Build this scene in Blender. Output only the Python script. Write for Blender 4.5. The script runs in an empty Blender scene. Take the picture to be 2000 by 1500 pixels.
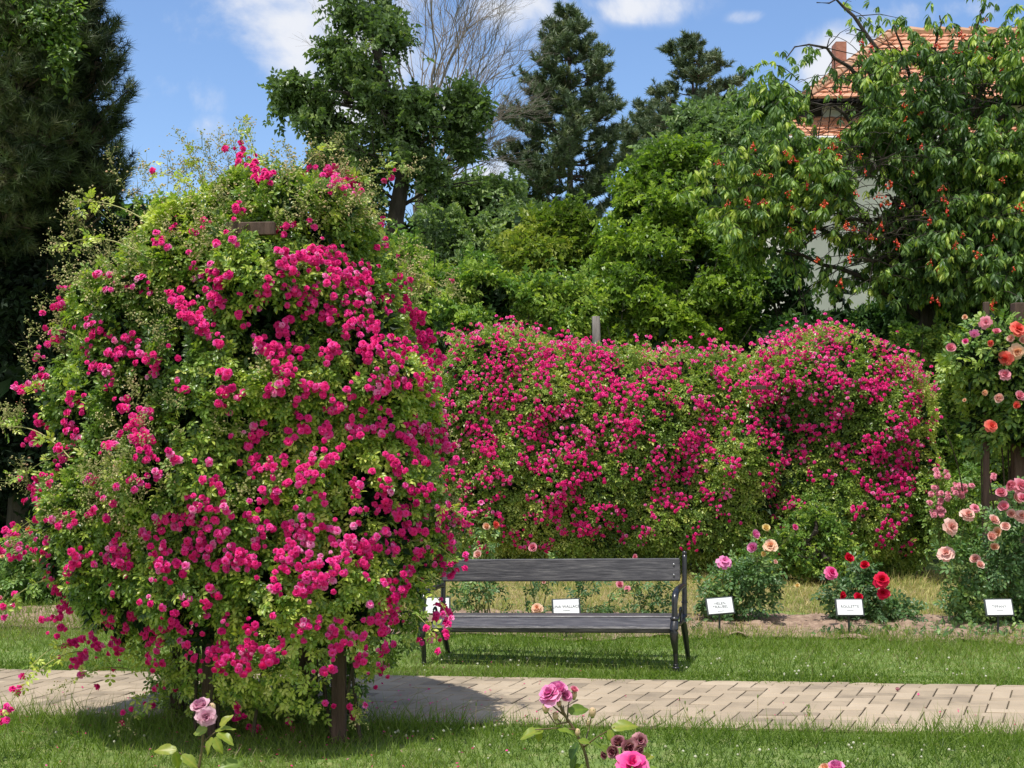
import bpy, math, random
import numpy as np
from mathutils import Vector, Matrix

SC = bpy.context.scene
COL = SC.collection
RAD = math.radians
F, HZ, EYE = 2340.0, 824.0, 1.75          # focal length in photo pixels, horizon row, eye height


SUNV = np.array([-.16, -.25, 1.0]); SUNV = SUNV / np.linalg.norm(SUNV)      # towards the sun


def at(px, py, D):
    return np.array([(px - 1000) / F * D, D, EYE - (py - HZ) / F * D])


def atv(p):
    return at(*p)


# ------------------------------------------------------------------ object helpers
def tag(o, label=None, cat=None, group=None, kind=None):
    if label: o['label'] = label
    if cat: o['category'] = cat
    if group: o['group'] = group
    if kind: o['kind'] = kind
    return o


def empty(name, loc=(0, 0, 0), rz=0.0):
    o = bpy.data.objects.new(name, None)
    COL.objects.link(o)
    o.location = [float(v) for v in loc]
    o.rotation_euler = (0, 0, rz)
    o.empty_display_size = .2
    return o


def link(name, me, parent=None, loc=None):
    o = bpy.data.objects.new(name, me)
    COL.objects.link(o)
    if parent is not None:
        o.parent = parent
        if loc is None:
            # geometry written in world coordinates: undo the parent's offset
            m = Matrix.Translation(parent.location) @ parent.rotation_euler.to_matrix().to_4x4()
            p = parent.parent
            while p is not None:
                m = Matrix.Translation(p.location) @ p.rotation_euler.to_matrix().to_4x4() @ m
                p = p.parent
            o.matrix_parent_inverse = m.inverted()
    if loc is not None:
        o.location = loc
    return o


# ------------------------------------------------------------------ mesh builder
class Geo:
    def __init__(s):
        s.V, s.I, s.C, s.T, s.M = [], [], [], [], []
        s.n = 0

    def add(s, V, faces, tone=0.5, mat=0):
        V = np.asarray(V, float).reshape(-1, 3)
        idx = np.array([i for f in faces for i in f], int)
        cnt = np.array([len(f) for f in faces], int)
        s.V.append(V); s.I.append(idx + s.n); s.C.append(cnt)
        s.T.append(np.broadcast_to(np.asarray(tone, float), (len(V),)))
        s.M.append(np.full(len(cnt), mat, int))
        s.n += len(V)
        return s

    def scatter(s, tpl, pos, basis, scale, tone, mat=0):
        """tpl=(V,faces,T); basis (N,3,3) columns are local x,y,z"""
        TV, TF, TT = tpl
        N, n = len(pos), len(TV)
        if N == 0: return s
        scale = np.asarray(scale, float)
        if scale.ndim == 0: scale = np.full(N, float(scale))
        if scale.ndim == 1: scale = scale[:, None].repeat(3, 1)
        L = TV[None] * scale[:, None, :]
        W = np.einsum('nij,nkj->nki', basis, L) + pos[:, None, :]
        idx = np.array([i for f in TF for i in f], int)
        cnt = np.array([len(f) for f in TF], int)
        s.V.append(W.reshape(-1, 3))
        s.I.append((idx[None] + (np.arange(N) * n)[:, None]).ravel() + s.n)
        s.C.append(np.tile(cnt, N))
        tone = np.broadcast_to(np.asarray(tone, float), (N,))
        s.T.append((tone[:, None] + TT[None]).ravel())
        s.M.append(np.full(N * len(cnt), mat, int))
        s.n += N * n
        return s

    def mesh(s, name, mats, smooth=False):
        V = np.concatenate(s.V); I = np.concatenate(s.I); C = np.concatenate(s.C)
        T = np.clip(np.concatenate(s.T), 0, 1); M = np.concatenate(s.M)
        me = bpy.data.meshes.new(name)
        me.vertices.add(len(V)); me.vertices.foreach_set('co', V.astype(np.float32).ravel())
        me.loops.add(len(I)); me.loops.foreach_set('vertex_index', I.astype(np.int32))
        me.polygons.add(len(C))
        st = np.concatenate([[0], np.cumsum(C)[:-1]]).astype(np.int32)
        me.polygons.foreach_set('loop_start', st)
        me.polygons.foreach_set('loop_total', C.astype(np.int32))
        if not isinstance(mats, (list, tuple)): mats = [mats]
        for m in mats: me.materials.append(m)
        if len(mats) > 1: me.polygons.foreach_set('material_index', M.astype(np.int32))
        me.polygons.foreach_set('use_smooth', np.full(len(C), bool(smooth)))
        a = me.attributes.new('tone', 'FLOAT', 'POINT')
        a.data.foreach_set('value', T.astype(np.float32))
        me.update(calc_edges=True)
        return me

    def build(s, name, mats, parent=None, smooth=False, loc=None):
        return link(name, s.mesh(name, mats, smooth), parent, loc)


def unit(a):
    a = np.asarray(a, float)
    return a / np.maximum(np.linalg.norm(a, axis=-1, keepdims=True), 1e-9)


def frames(d, nrm):
    """local y along d, local z close to nrm"""
    y = unit(d)
    z = unit(nrm - (nrm * y).sum(-1, keepdims=True) * y)
    x = np.cross(y, z)
    return np.stack([x, y, z], axis=-1)


def zframes(z, spin=None, rng=None):
    z = unit(z)
    r = rng.normal(size=z.shape)
    x = unit(r - (r * z).sum(-1, keepdims=True) * z)
    y = np.cross(z, x)
    return np.stack([x, y, z], axis=-1)


def waves(P, freq, seed, n=9):
    r = np.random.default_rng(seed)
    K = r.normal(size=(n, 3)) * freq
    ph = r.uniform(0, 6.28, n)
    return np.sin(P @ K.T + ph).sum(1) / math.sqrt(n / 2)


def tube(g, pts, rad, seg=6, tone=.5, mat=0, caps=True):
    pts = np.asarray(pts, float); n = len(pts)
    rad = np.broadcast_to(np.asarray(rad, float), (n,))
    t = np.gradient(pts, axis=0); t = unit(t)
    ref = np.array([0.13, 0.21, 1.0]) if abs(t[0][2]) < .9 else np.array([1.0, .13, .1])
    u = unit(np.cross(t, ref)); v = np.cross(t, u)
    a = np.linspace(0, 2 * math.pi, seg, endpoint=False)
    ring = np.cos(a)[None, :, None] * u[:, None] + np.sin(a)[None, :, None] * v[:, None]
    V = pts[:, None] + ring * rad[:, None, None]
    fs = []
    for i in range(n - 1):
        for k in range(seg):
            k2 = (k + 1) % seg
            fs.append((i * seg + k, i * seg + k2, (i + 1) * seg + k2, (i + 1) * seg + k))
    if caps:
        fs.append(tuple(range(seg - 1, -1, -1))); fs.append(tuple((n - 1) * seg + k for k in range(seg)))
    g.add(V.reshape(-1, 3), fs, tone, mat)


def curve(p0, p1, bend=(0, 0, 0), n=6, wob=0, rng=None):
    p0, p1, b = map(lambda v: np.asarray(v, float), (p0, p1, bend))
    t = np.linspace(0, 1, n)[:, None]
    P = p0 * (1 - t) + p1 * t + b * (4 * t * (1 - t))
    if wob and rng is not None:
        w = rng.normal(size=P.shape) * wob; w[0] = 0; w[-1] = 0
        P = P + w
    return P


def box(g, c, s, rz=0, tone=.5, mat=0, bevel=0.0, M=None):
    """bevelled box centred at c with full size s"""
    hx, hy, hz = s[0] / 2, s[1] / 2, s[2] / 2
    b = min(bevel, hx * .9, hy * .9, hz * .9)
    if b <= 0:
        V = np.array([[x, y, z] for z in (-hz, hz) for y in (-hy, hy) for x in (-hx, hx)])
        fs = [(0, 2, 3, 1), (4, 5, 7, 6), (0, 1, 5, 4), (2, 6, 7, 3), (0, 4, 6, 2), (1, 3, 7, 5)]
    else:
        V = []; key = {}
        for sx in (-1, 1):
            for sy in (-1, 1):
                for sz in (-1, 1):
                    for ax in range(3):
                        h = [hx - b, hy - b, hz - b]; h[ax] += b
                        key[(sx, sy, sz, ax)] = len(V)
                        V.append([sx * h[0], sy * h[1], sz * h[2]])
        V = np.array(V); fs = []
        S = (-1, 1)
        for sx in S: fs.append(tuple(key[(sx, a, c_, 0)] for a, c_ in ((-1, -1), (1, -1), (1, 1), (-1, 1))))
        for sy in S: fs.append(tuple(key[(a, sy, c_, 1)] for a, c_ in ((-1, -1), (1, -1), (1, 1), (-1, 1))))
        for sz in S: fs.append(tuple(key[(a, c_, sz, 2)] for a, c_ in ((-1, -1), (1, -1), (1, 1), (-1, 1))))
        for a in S:
            for c_ in S:
                fs.append((key[(-1, a, c_, 1)], key[(1, a, c_, 1)], key[(1, a, c_, 2)], key[(-1, a, c_, 2)]))
                fs.append((key[(a, -1, c_, 0)], key[(a, 1, c_, 0)], key[(a, 1, c_, 2)], key[(a, -1, c_, 2)]))
                fs.append((key[(a, c_, -1, 0)], key[(a, c_, 1, 0)], key[(a, c_, 1, 1)], key[(a, c_, -1, 1)]))
        for sx in S:
            for sy in S:
                for sz in S: fs.append(tuple(key[(sx, sy, sz, ax)] for ax in range(3)))
        # consistent outward faces
        out = []
        for f in fs:
            a, b_, c_ = V[f[0]], V[f[1]], V[f[2]]
            nn = np.cross(b_ - a, c_ - b_)
            out.append(f if np.dot(nn, V[list(f)].mean(0)) > 0 else f[::-1])
        fs = out
    if M is not None: V = V @ np.asarray(M).T
    if rz:
        c_, s_ = math.cos(rz), math.sin(rz)
        V = V @ np.array([[c_, s_, 0], [-s_, c_, 0], [0, 0, 1]])
    g.add(V + np.asarray(c, float), fs, tone, mat)


def ball(g, c, r, seg=8, rings=5, tone=.5, mat=0, sq=(1, 1, 1)):
    V = [[0, 0, 1]]
    for i in range(1, rings):
        a = math.pi * i / rings
        for k in range(seg):
            b = 2 * math.pi * k / seg
            V.append([math.sin(a) * math.cos(b), math.sin(a) * math.sin(b), math.cos(a)])
    V.append([0, 0, -1]); fs = []
    for k in range(seg): fs.append((0, 1 + k, 1 + (k + 1) % seg))
    for i in range(rings - 2):
        for k in range(seg):
            a0 = 1 + i * seg; k2 = (k + 1) % seg
            fs.append((a0 + k, a0 + seg + k, a0 + seg + k2, a0 + k2))
    e = len(V) - 1; a0 = 1 + (rings - 2) * seg
    for k in range(seg): fs.append((e, a0 + (k + 1) % seg, a0 + k))
    V = np.array(V) * r * np.array(sq) + np.asarray(c, float)
    g.add(V, fs, tone, mat)


# ------------------------------------------------------------------ materials
def nt(name):
    m = bpy.data.materials.new(name); m.use_nodes = True
    t = m.node_tree; t.nodes.clear()
    out = t.nodes.new('ShaderNodeOutputMaterial')
    return m, t, out


def ramp(t, stops, interp='LINEAR'):
    r = t.nodes.new('ShaderNodeValToRGB'); cr = r.color_ramp; cr.interpolation = interp
    while len(cr.elements) < len(stops): cr.elements.new(.5)
    for e, (p, c) in zip(cr.elements, stops):
        e.position = p; e.color = (*c, 1)
    return r


GAIN = (2.5, 1.95, 1.9)


def leafmat(name, stops, trans=.3, rough=.45, spec=.4, tmul=1.5, tcol=(.9, 1.0, .35)):
    """two-sided plant tissue: tone attribute picks the colour"""
    if stops[-1][1][1] > stops[-1][1][0] and 'dark' not in name and 'core' not in name:      # green tissue
        stops = [(p, (min(c[0] * GAIN[0], .6), min(c[1] * GAIN[1], .62), c[2] * GAIN[2])) for p, c in stops]
    m, t, out = nt(name); N, L = t.nodes, t.links
    at_ = N.new('ShaderNodeAttribute'); at_.attribute_name = 'tone'
    r = ramp(t, stops); L.new(at_.outputs['Fac'], r.inputs[0])
    p = N.new('ShaderNodeBsdfPrincipled'); p.inputs['Roughness'].default_value = rough
    p.inputs['Specular IOR Level'].default_value = spec
    L.new(r.outputs[0], p.inputs['Base Color'])
    if trans > 0:
        tr = N.new('ShaderNodeBsdfTranslucent')
        mx = N.new('ShaderNodeMix'); mx.data_type = 'RGBA'; mx.blend_type = 'MULTIPLY'
        mx.inputs[0].default_value = 1
        L.new(r.outputs[0], mx.inputs[6]); mx.inputs[7].default_value = (tcol[0] * tmul, tcol[1] * tmul, tcol[2] * tmul, 1)
        L.new(mx.outputs[2], tr.inputs[0])
        ms = N.new('ShaderNodeMixShader'); ms.inputs[0].default_value = trans
        L.new(p.outputs[0], ms.inputs[1]); L.new(tr.outputs[0], ms.inputs[2])
        L.new(ms.outputs[0], out.inputs[0])
    else:
        L.new(p.outputs[0], out.inputs[0])
    return m


def surfmat(name, stops, scale=8, rough=.8, bump=.3, detail=8, metal=0, spec=.4, bscale=None, tone=0.0, stretch=None, dist=.02):
    m, t, out = nt(name); N, L = t.nodes, t.links
    tc = N.new('ShaderNodeTexCoord'); vec = tc.outputs['Object']
    if stretch:
        mp = N.new('ShaderNodeMapping'); mp.inputs['Scale'].default_value = stretch
        L.new(vec, mp.inputs[0]); vec = mp.outputs[0]
    n1 = N.new('ShaderNodeTexNoise'); n1.inputs['Scale'].default_value = scale; n1.inputs['Detail'].default_value = detail
    n1.inputs['Roughness'].default_value = .65
    L.new(vec, n1.inputs['Vector'])
    fac = n1.outputs['Fac']
    if tone:
        a = N.new('ShaderNodeAttribute'); a.attribute_name = 'tone'
        md = N.new('ShaderNodeMath'); md.operation = 'MULTIPLY_ADD'
        sb = N.new('ShaderNodeMath'); sb.operation = 'SUBTRACT'; sb.inputs[1].default_value = .5
        L.new(a.outputs['Fac'], sb.inputs[0]); L.new(sb.outputs[0], md.inputs[0])
        md.inputs[1].default_value = tone; L.new(fac, md.inputs[2]); fac = md.outputs[0]
    r = ramp(t, stops); L.new(fac, r.inputs[0])
    p = N.new('ShaderNodeBsdfPrincipled'); p.inputs['Roughness'].default_value = rough
    p.inputs['Metallic'].default_value = metal; p.inputs['Specular IOR Level'].default_value = spec
    L.new(r.outputs[0], p.inputs['Base Color'])
    if bump:
        n2 = N.new('ShaderNodeTexNoise'); n2.inputs['Scale'].default_value = bscale or scale * 3; n2.inputs['Detail'].default_value = 6
        L.new(vec, n2.inputs['Vector'])
        b = N.new('ShaderNodeBump'); b.inputs['Strength'].default_value = bump; b.inputs['Distance'].default_value = dist
        L.new(n2.outputs['Fac'], b.inputs['Height']); L.new(b.outputs[0], p.inputs['Normal'])
    L.new(p.outputs[0], out.inputs[0])
    return m


MT = {}
MT['rose_leaf'] = leafmat('rose_leaf', [(0, (.02, .055, .012)), (.45, (.085, .17, .03)), (.8, (.22, .34, .055)), (1, (.36, .44, .10))], .3, .36, .55)
MT['hedge_leaf'] = leafmat('hedge_leaf', [(0, (.02, .055, .012)), (.5, (.10, .19, .035)), (1, (.32, .42, .09))], .3, .38, .55)
MT['dark_shade_leaf'] = leafmat('dark_shade_leaf', [(0, (.003, .008, .004)), (1, (.018, .038, .014))], .0, .6, .2)  # near-black leaf colour carries the shade under the left pine
MT['core_shade_leaf'] = leafmat('core_shade_leaf', [(0, (.006, .016, .005)), (1, (.02, .05, .012))], .0, .6, .2)  # very dark inner leaves, shade inside the plants painted into their colour
MT['bush_leaf'] = leafmat('bush_leaf', [(0, (.015, .045, .018)), (.6, (.045, .115, .035)), (1, (.14, .24, .06))], .25, .42, .5)
MT['tree_leaf'] = leafmat('tree_leaf', [(0, (.016, .038, .016)), (.6, (.056, .112, .040)), (1, (.12, .19, .065))], .28, .42, .5)
MT['grey_leaf'] = leafmat('grey_leaf', [(0, (.03, .065, .035)), (.6, (.09, .17, .075)), (1, (.16, .25, .11))], .28, .5, .4)
MT['bright_leaf'] = leafmat('bright_leaf', [(0, (.022, .055, .010)), (.5, (.062, .135, .02)), (1, (.15, .25, .035))], .33, .42, .5)
MT['yellow_leaf'] = leafmat('yellow_leaf', [(0, (.025, .06, .010)), (.5, (.07, .135, .022)), (1, (.15, .21, .04))], .33, .45, .4)
MT['mid_leaf'] = leafmat('mid_leaf', [(0, (.02, .055, .015)), (.5, (.06, .14, .03)), (1, (.17, .27, .05))], .3, .42, .5)
MT['cherry_leaf'] = leafmat('cherry_leaf', [(0, (.014, .038, .014)), (.5, (.042, .10, .030)), (.85, (.11, .21, .045)), (1, (.19, .29, .06))], .36, .45, .4)
MT['needle'] = leafmat('needle', [(0, (.014, .034, .018)), (.55, (.044, .082, .042)), (1, (.09, .13, .06))], .1, .5, .4)
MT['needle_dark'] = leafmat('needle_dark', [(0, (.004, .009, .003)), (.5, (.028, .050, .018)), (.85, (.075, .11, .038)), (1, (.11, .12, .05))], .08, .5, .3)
MT['ivy'] = leafmat('ivy', [(0, (.02, .06, .012)), (1, (.12, .22, .04))], .25, .4, .5)
MT['grass'] = leafmat('grass', [(0, (.030, .075, .014)), (.42, (.170, .258, .042)), (.72, (.23, .305, .07)), (.9, (.24, .26, .12)), (1, (.30, .24, .15))], .5, .5, .3)
MT['dry_grass'] = leafmat('dry_grass', [(0, (.18, .28, .05)), (.4, (.38, .40, .12)), (.7, (.55, .44, .20)), (1, (.66, .52, .30))], .25, .6, .3)
MT['clover'] = leafmat('clover', [(0, (.42, .42, .28)), (1, (.72, .70, .6))], .2, .6, .2)
MT['magenta'] = leafmat('magenta', [(0, (.40, .004, .10)), (.35, (.70, .012, .22)), (.6, (.84, .03, .24)), (.82, (.84, .07, .40)), (1, (.90, .34, .60))], .30, .6, .15, 1.1, (1, .5, .8))
MT['bud'] = leafmat('bud', [(0, (.20, .27, .06)), (.5, (.42, .41, .17)), (.8, (.60, .48, .28)), (1, (.62, .30, .22))], .15, .7, .2)
MT['coral'] = leafmat('coral', [(0, (.66, .05, .04)), (.5, (.84, .14, .11)), (1, (.88, .32, .24))], .3, .55, .15, 1.1, (1, .6, .6))
MT['red'] = leafmat('red', [(0, (.42, .004, .015)), (.5, (.66, .008, .035)), (1, (.75, .02, .10))], .25, .55, .2, 1.1, (1, .5, .6))
MT['pink'] = leafmat('pink', [(0, (.62, .12, .22)), (.5, (.78, .26, .36)), (1, (.85, .45, .52))], .3, .6, .15, 1.1, (1, .75, .8))
MT['pale'] = leafmat('pale', [(0, (.70, .28, .26)), (.4, (.82, .46, .40)), (1, (.88, .66, .58))], .3, .6, .15, 1.1, (1, .8, .8))
MT['peach'] = leafmat('peach', [(0, (.80, .32, .15)), (.5, (.86, .52, .34)), (1, (.88, .72, .55))], .3, .6, .15, 1.1, (1, .8, .6))
MT['yellow_petal'] = leafmat('yellow_petal', [(0, (.75, .52, .14)), (1, (.88, .78, .45))], .3, .6, .15, 1.1, (1, .9, .5))
MT['mauve'] = leafmat('mauve', [(0, (.45, .16, .28)), (.5, (.66, .34, .46)), (1, (.80, .55, .62))], .3, .6, .15, 1.1, (1, .7, .9))
MT['hotpink'] = leafmat('hotpink', [(0, (.62, .02, .18)), (.5, (.80, .06, .32)), (1, (.88, .30, .50))], .3, .6, .15, 1.1, (1, .5, .9))
MT['lilacpink'] = leafmat('lilacpink', [(0, (.58, .10, .34)), (.5, (.78, .22, .48)), (1, (.86, .46, .66))], .3, .6, .15, 1.1, (1, .6, .9))
MT['withered'] = leafmat('withered', [(0, (.06, .010, .02)), (.5, (.20, .04, .07)), (1, (.55, .30, .32))], .15, .8, .1)
MT['youngleaf'] = leafmat('youngleaf', [(0, (.016, .045, .010)), (.5, (.07, .13, .016)), (1, (.16, .18, .03))], .35, .4, .4)
MT['rose_stem'] = surfmat('rose_stem', [(.3, (.09, .045, .03)), (.7, (.16, .13, .05))], 30, .5, .1)
MT['cherry'] = leafmat('cherry', [(0, (.25, .004, .004)), (.5, (.50, .016, .008)), (1, (.66, .11, .02))], .0, .22, .6)
MT['stem'] = surfmat('stem', [(.3, (.10, .14, .04)), (.7, (.22, .24, .08))], 30, .6, .1)
MT['cane'] = surfmat('cane', [(.3, (.04, .03, .02)), (.7, (.10, .08, .045))], 30, .8, .3)
MT['bark'] = surfmat('bark', [(.3, (.022, .018, .014)), (.7, (.07, .056, .044))], 12, .9, .8, stretch=(1, 1, .25))
MT['pine_bark'] = surfmat('pine_bark', [(.3, (.04, .03, .025)), (.7, (.14, .10, .08))], 10, .9, .8, stretch=(1, 1, .3))
MT['pale_bark'] = surfmat('pale_bark', [(.3, (.16, .13, .11)), (.7, (.30, .26, .22))], 12, .9, .5, stretch=(1, 1, .25))
MT['grey_post'] = surfmat('grey_post', [(.3, (.09, .08, .075)), (.7, (.24, .22, .20))], 14, .9, .8, stretch=(2, 2, .2))
MT['brown_wood'] = surfmat('brown_wood', [(.3, (.05, .028, .020)), (.7, (.13, .08, .06))], 12, .7, .5, stretch=(3, 3, .3))
MT['bench_wood'] = surfmat('bench_wood', [(.30, (.022, .022, .027)), (.48, (.06, .058, .066)), (.62, (.12, .115, .12)), (.74, (.30, .28, .27))], 9, .42, .45, stretch=(.6, 9, 9), spec=.5, bscale=22, dist=.004)
MT['iron'] = surfmat('iron', [(.3, (.008, .008, .010)), (.8, (.030, .030, .034))], 18, .28, .25, spec=.7, dist=.004)
MT['bolt'] = surfmat('bolt', [(.3, (.35, .35, .36)), (.7, (.6, .6, .6))], 30, .35, .1, metal=.8)
MT['card'] = surfmat('card', [(.3, (.80, .82, .84)), (.7, (.86, .87, .88))], 5, .5, 0)
MT['plate'] = surfmat('plate', [(.3, (.035, .042, .04)), (.7, (.07, .08, .078))], 12, .45, .1)
MT['ink'] = surfmat('ink', [(.3, (.02, .02, .03)), (.7, (.04, .04, .05))], 12, .7, 0)
MT['soil'] = surfmat('soil', [(.3, (.13, .085, .06)), (.5, (.29, .20, .145)), (.72, (.46, .34, .25))], 14, .95, .9, bscale=30, dist=.03)
MT['lawn_base'] = surfmat('lawn_base', [(.3, (.08, .13, .03)), (.5, (.15, .225, .052)), (.72, (.30, .30, .13))], 9, .95, .8, bscale=50)
MT['straw_base'] = surfmat('straw_base', [(.3, (.07, .09, .025)), (.5, (.20, .17, .07)), (.72, (.36, .28, .14))], 4, .95, .8, bscale=40)
MT['paver'] = surfmat('paver', [(.15, (.20, .16, .115)), (.42, (.34, .272, .190)), (.6, (.39, .312, .220)), (.85, (.46, .375, .27))], 2.2, .85, .35, detail=12, tone=.55, bscale=120, dist=.003)
MT['joint'] = surfmat('joint', [(.3, (.09, .075, .05)), (.7, (.18, .15, .10))], 25, .95, .6)
MT['render_wall'] = surfmat('render_wall', [(.3, (.70, .68, .64)), (.7, (.82, .80, .77))], 2, .9, .15)
MT['rtile'] = surfmat('rtile', [(.2, (.36, .16, .09)), (.5, (.54, .25, .15)), (.8, (.66, .37, .25))], 3, .85, .4, tone=.4)
MT['ridge'] = surfmat('ridge', [(.2, (.40, .20, .12)), (.8, (.55, .36, .24))], 3, .85, .4)
MT['chim'] = surfmat('chim', [(.3, (.30, .12, .08)), (.7, (.45, .22, .16))], 8, .9, .5)
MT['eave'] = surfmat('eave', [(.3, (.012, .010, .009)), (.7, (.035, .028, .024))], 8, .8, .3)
MT['winframe'] = surfmat('winframe', [(.3, (.5, .5, .5)), (.7, (.6, .6, .6))], 8, .6, 0)
MT['glass'] = surfmat('glass', [(.3, (.16, .19, .24)), (.7, (.25, .28, .33))], 2, .12, 0, spec=.8)


# ------------------------------------------------------------------ plant templates
def leaflet(L=1.0, w=.5, fold=.12, droop=.1):
    V = np.array([[0, 0, 0], [w * .42, L * .3, fold * .6], [w * .40, L * .68, fold * .5 - droop * .4], [0, L, -droop],
                  [-w * .40, L * .68, fold * .5 - droop * .4], [-w * .42, L * .3, fold * .6], [0, L * .5, -.0]])
    return V, [(0, 1, 2, 6), (6, 2, 3), (0, 6, 4, 5), (6, 3, 4)], np.zeros(7)


def leaflet_lo(L=1.0, w=.5, fold=.1, droop=.1):
    V = np.array([[0, 0, 0], [w * .5, L * .5, fold], [0, L, -droop], [-w * .5, L * .5, fold]])
    return V, [(0, 1, 2), (0, 2, 3)], np.zeros(4)


def join(parts):
    V, Fs, T = [], [], []; n = 0
    for v, f, t in parts:
        V.append(v); T.append(t); Fs += [tuple(i + n for i in q) for q in f]; n += len(v)
    return np.concatenate(V), Fs, np.concatenate(T)


def rotz(v, a):
    c, s = math.cos(a), math.sin(a)
    return v @ np.array([[c, s, 0], [-s, c, 0], [0, 0, 1]])


def rotx(v, a):
    c, s = math.cos(a), math.sin(a)
    return v @ np.array([[1, 0, 0], [0, c, s], [0, -s, c]])


def roty(v, a):
    c, s = math.cos(a), math.sin(a)
    return v @ np.array([[c, 0, -s], [0, 1, 0], [s, 0, c]])


def compound(pairs=2, seed=0, base=leaflet, size=.36, w=.6):
    r = np.random.default_rng(seed); P = []
    for k in range(pairs):
        y = .22 + .55 * k / max(1, pairs)
        for sgn in (-1, 1):
            v, f, t = base(size * r.uniform(.85, 1.1), size * w, .05, .05)
            v = roty(v, r.normal() * .35)
            v = rotz(v, -sgn * RAD(62 + r.normal() * 10)) + [sgn * .02, y, r.normal() * .02 - .05 * y * y]
            P.append((v, f, t + r.normal() * .06))
    v, f, t = base(size * 1.1, size * w, .05, .08)
    v = rotx(v, -.2) + [0, .62, -.04]
    P.append((v, f, t + r.normal() * .06))
    P.append((np.array([[-.012, 0, 0], [.012, 0, 0], [.008, .66, -.04], [-.008, .66, -.04]]), [(0, 1, 2, 3)], np.full(4, .1)))
    return join(P)


def petal(L, W, a0, a1, r0, z0, cup, nu=3, nv=3, ripple=0, rng=None):
    """grid petal: leaves the axis at elevation a0 and ends at a1"""
    vs = np.linspace(0, 1, nv); us = np.linspace(-1, 1, nu)
    r, z = r0, z0; V = []; pv = 0
    for v in vs:
        a = a0 + (a1 - a0) * v
        r += L * (v - pv) * math.cos(a); z += L * (v - pv) * math.sin(a); pv = v
        w = W * (.38 + .62 * math.sin(math.pi * min(1, v * .62 + .12))) if v < .99 else W * .62
        for u in us:
            # curl inwards with u
            rr = r - cup * u * u * math.sin(a) * W
            zz = z + cup * u * u * math.cos(a) * W * .8 + (-.10 * L * (1 - abs(u)) * 0 if v < 1 else -.06 * L * u * u)
            if ripple: zz += rng.normal() * ripple * v; rr += rng.normal() * ripple * v
            V.append([u * w, rr, zz])
    fs = []
    for i in range(nv - 1):
        for k in range(nu - 1):
            a = i * nu + k
            fs.append((a, a + 1, a + nu + 1, a + nu))
    return np.array(V), fs, vs.repeat(nu)


def bloom(rings, seed, nu=3, nv=3, ripple=0):
    """rings: (count, L, W, a0deg, a1deg, r0, z0, cup, tone)"""
    r = np.random.default_rng(seed); P = []; off = 0
    for (n, L, W, a0, a1, r0, z0, cup, tone) in rings:
        off += r.uniform(.3, 1.2)
        for k in range(n):
            s = r.uniform(.88, 1.1)
            v, f, t = petal(L * s, W * s, RAD(a0 + r.normal() * 5), RAD(a1 + r.normal() * 9), r0, z0 + r.normal() * .01, cup, nu, nv, ripple, r)
            v = rotz(v, off + 2 * math.pi * k / n + r.normal() * .1)
            P.append((v, f, tone + t * .14 + r.normal() * .05))
    return join(P)


def pompon(seed, nu=2, nv=3, ripple=0):
    return bloom([(6, .60, .30, 40, -25, .05, 0, .15, .05), (6, .50, .28, 62, 0, .05, .06, .2, .0), (5, .42, .22, 78, 35, .03, .14, .3, -.04), (4, .30, .15, 88, 70, .02, .16, .3, -.14)], seed, nu, nv, ripple)


def tearose(seed, nu=3, nv=4, ripple=0):
    return bloom([(6, .78, .42, 25, -12, .04, 0, .25, .12), (6, .70, .40, 50, 5, .04, .05, .3, .05), (5, .60, .34, 68, 28, .04, .10, .4, .0),
                  (5, .50, .26, 80, 55, .03, .14, .5, -.10), (4, .42, .18, 88, 80, .02, .16, .6, -.18), (3, .34, .11, 90, 95, .01, .18, .6, -.25)], seed, nu, nv, ripple)


def cupped(seed, nu=3, nv=4, ripple=0):
    return bloom([(5, .62, .38, 45, 25, .05, 0, .4, .1), (5, .58, .36, 62, 48, .04, .04, .45, .02), (5, .52, .30, 75, 66, .04, .08, .5, -.08), (4, .45, .2, 86, 85, .02, .12, .5, -.18)], seed, nu, nv, ripple)


def budspray(seed, nb=16):
    """a branching panicle of small spent flowers; unit length 1"""
    r = np.random.default_rng(seed); g = Geo()
    def seg(a, b, w):
        d = unit(b - a); s = unit(np.cross(d, [.3, .2, 1.])) * w; q = np.cross(d, s)
        g.add([a + s, a - s * .5 + q, a - s * .5 - q, b + s * .6, b + (-s * .5 + q) * .6, b + (-s * .5 - q) * .6],
              [(0, 1, 4, 3), (1, 2, 5, 4), (2, 0, 3, 5)], .22)
    p = np.zeros(3); nodes = []
    d = np.array([0, 1., 0])
    for i in range(4):
        q = p + unit(d + r.normal(size=3) * .15) * .22; seg(p, q, .007); nodes.append(q); p = q
    for i in range(nb):
        a = nodes[r.integers(1, 4)] if r.random() < .85 else nodes[0]
        dd = unit(np.array([0, .7, .1]) + r.normal(size=3) * .7)
        b = a + dd * r.uniform(.12, .32); seg(a, b, .004)
        for j in range(r.integers(1, 4)):
            c = b + r.normal(size=3) * .045
            ball(g, c, r.uniform(.014, .026), 4, 3, tone=r.uniform(.2, .85), sq=(1, 1, 1.3))
    V = np.concatenate(g.V); T = np.concatenate(g.T); I = np.concatenate(g.I); C = np.concatenate(g.C)
    fs = []; k = 0
    for c in C: fs.append(tuple(I[k:k + c])); k += c
    return V, fs, T


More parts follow.
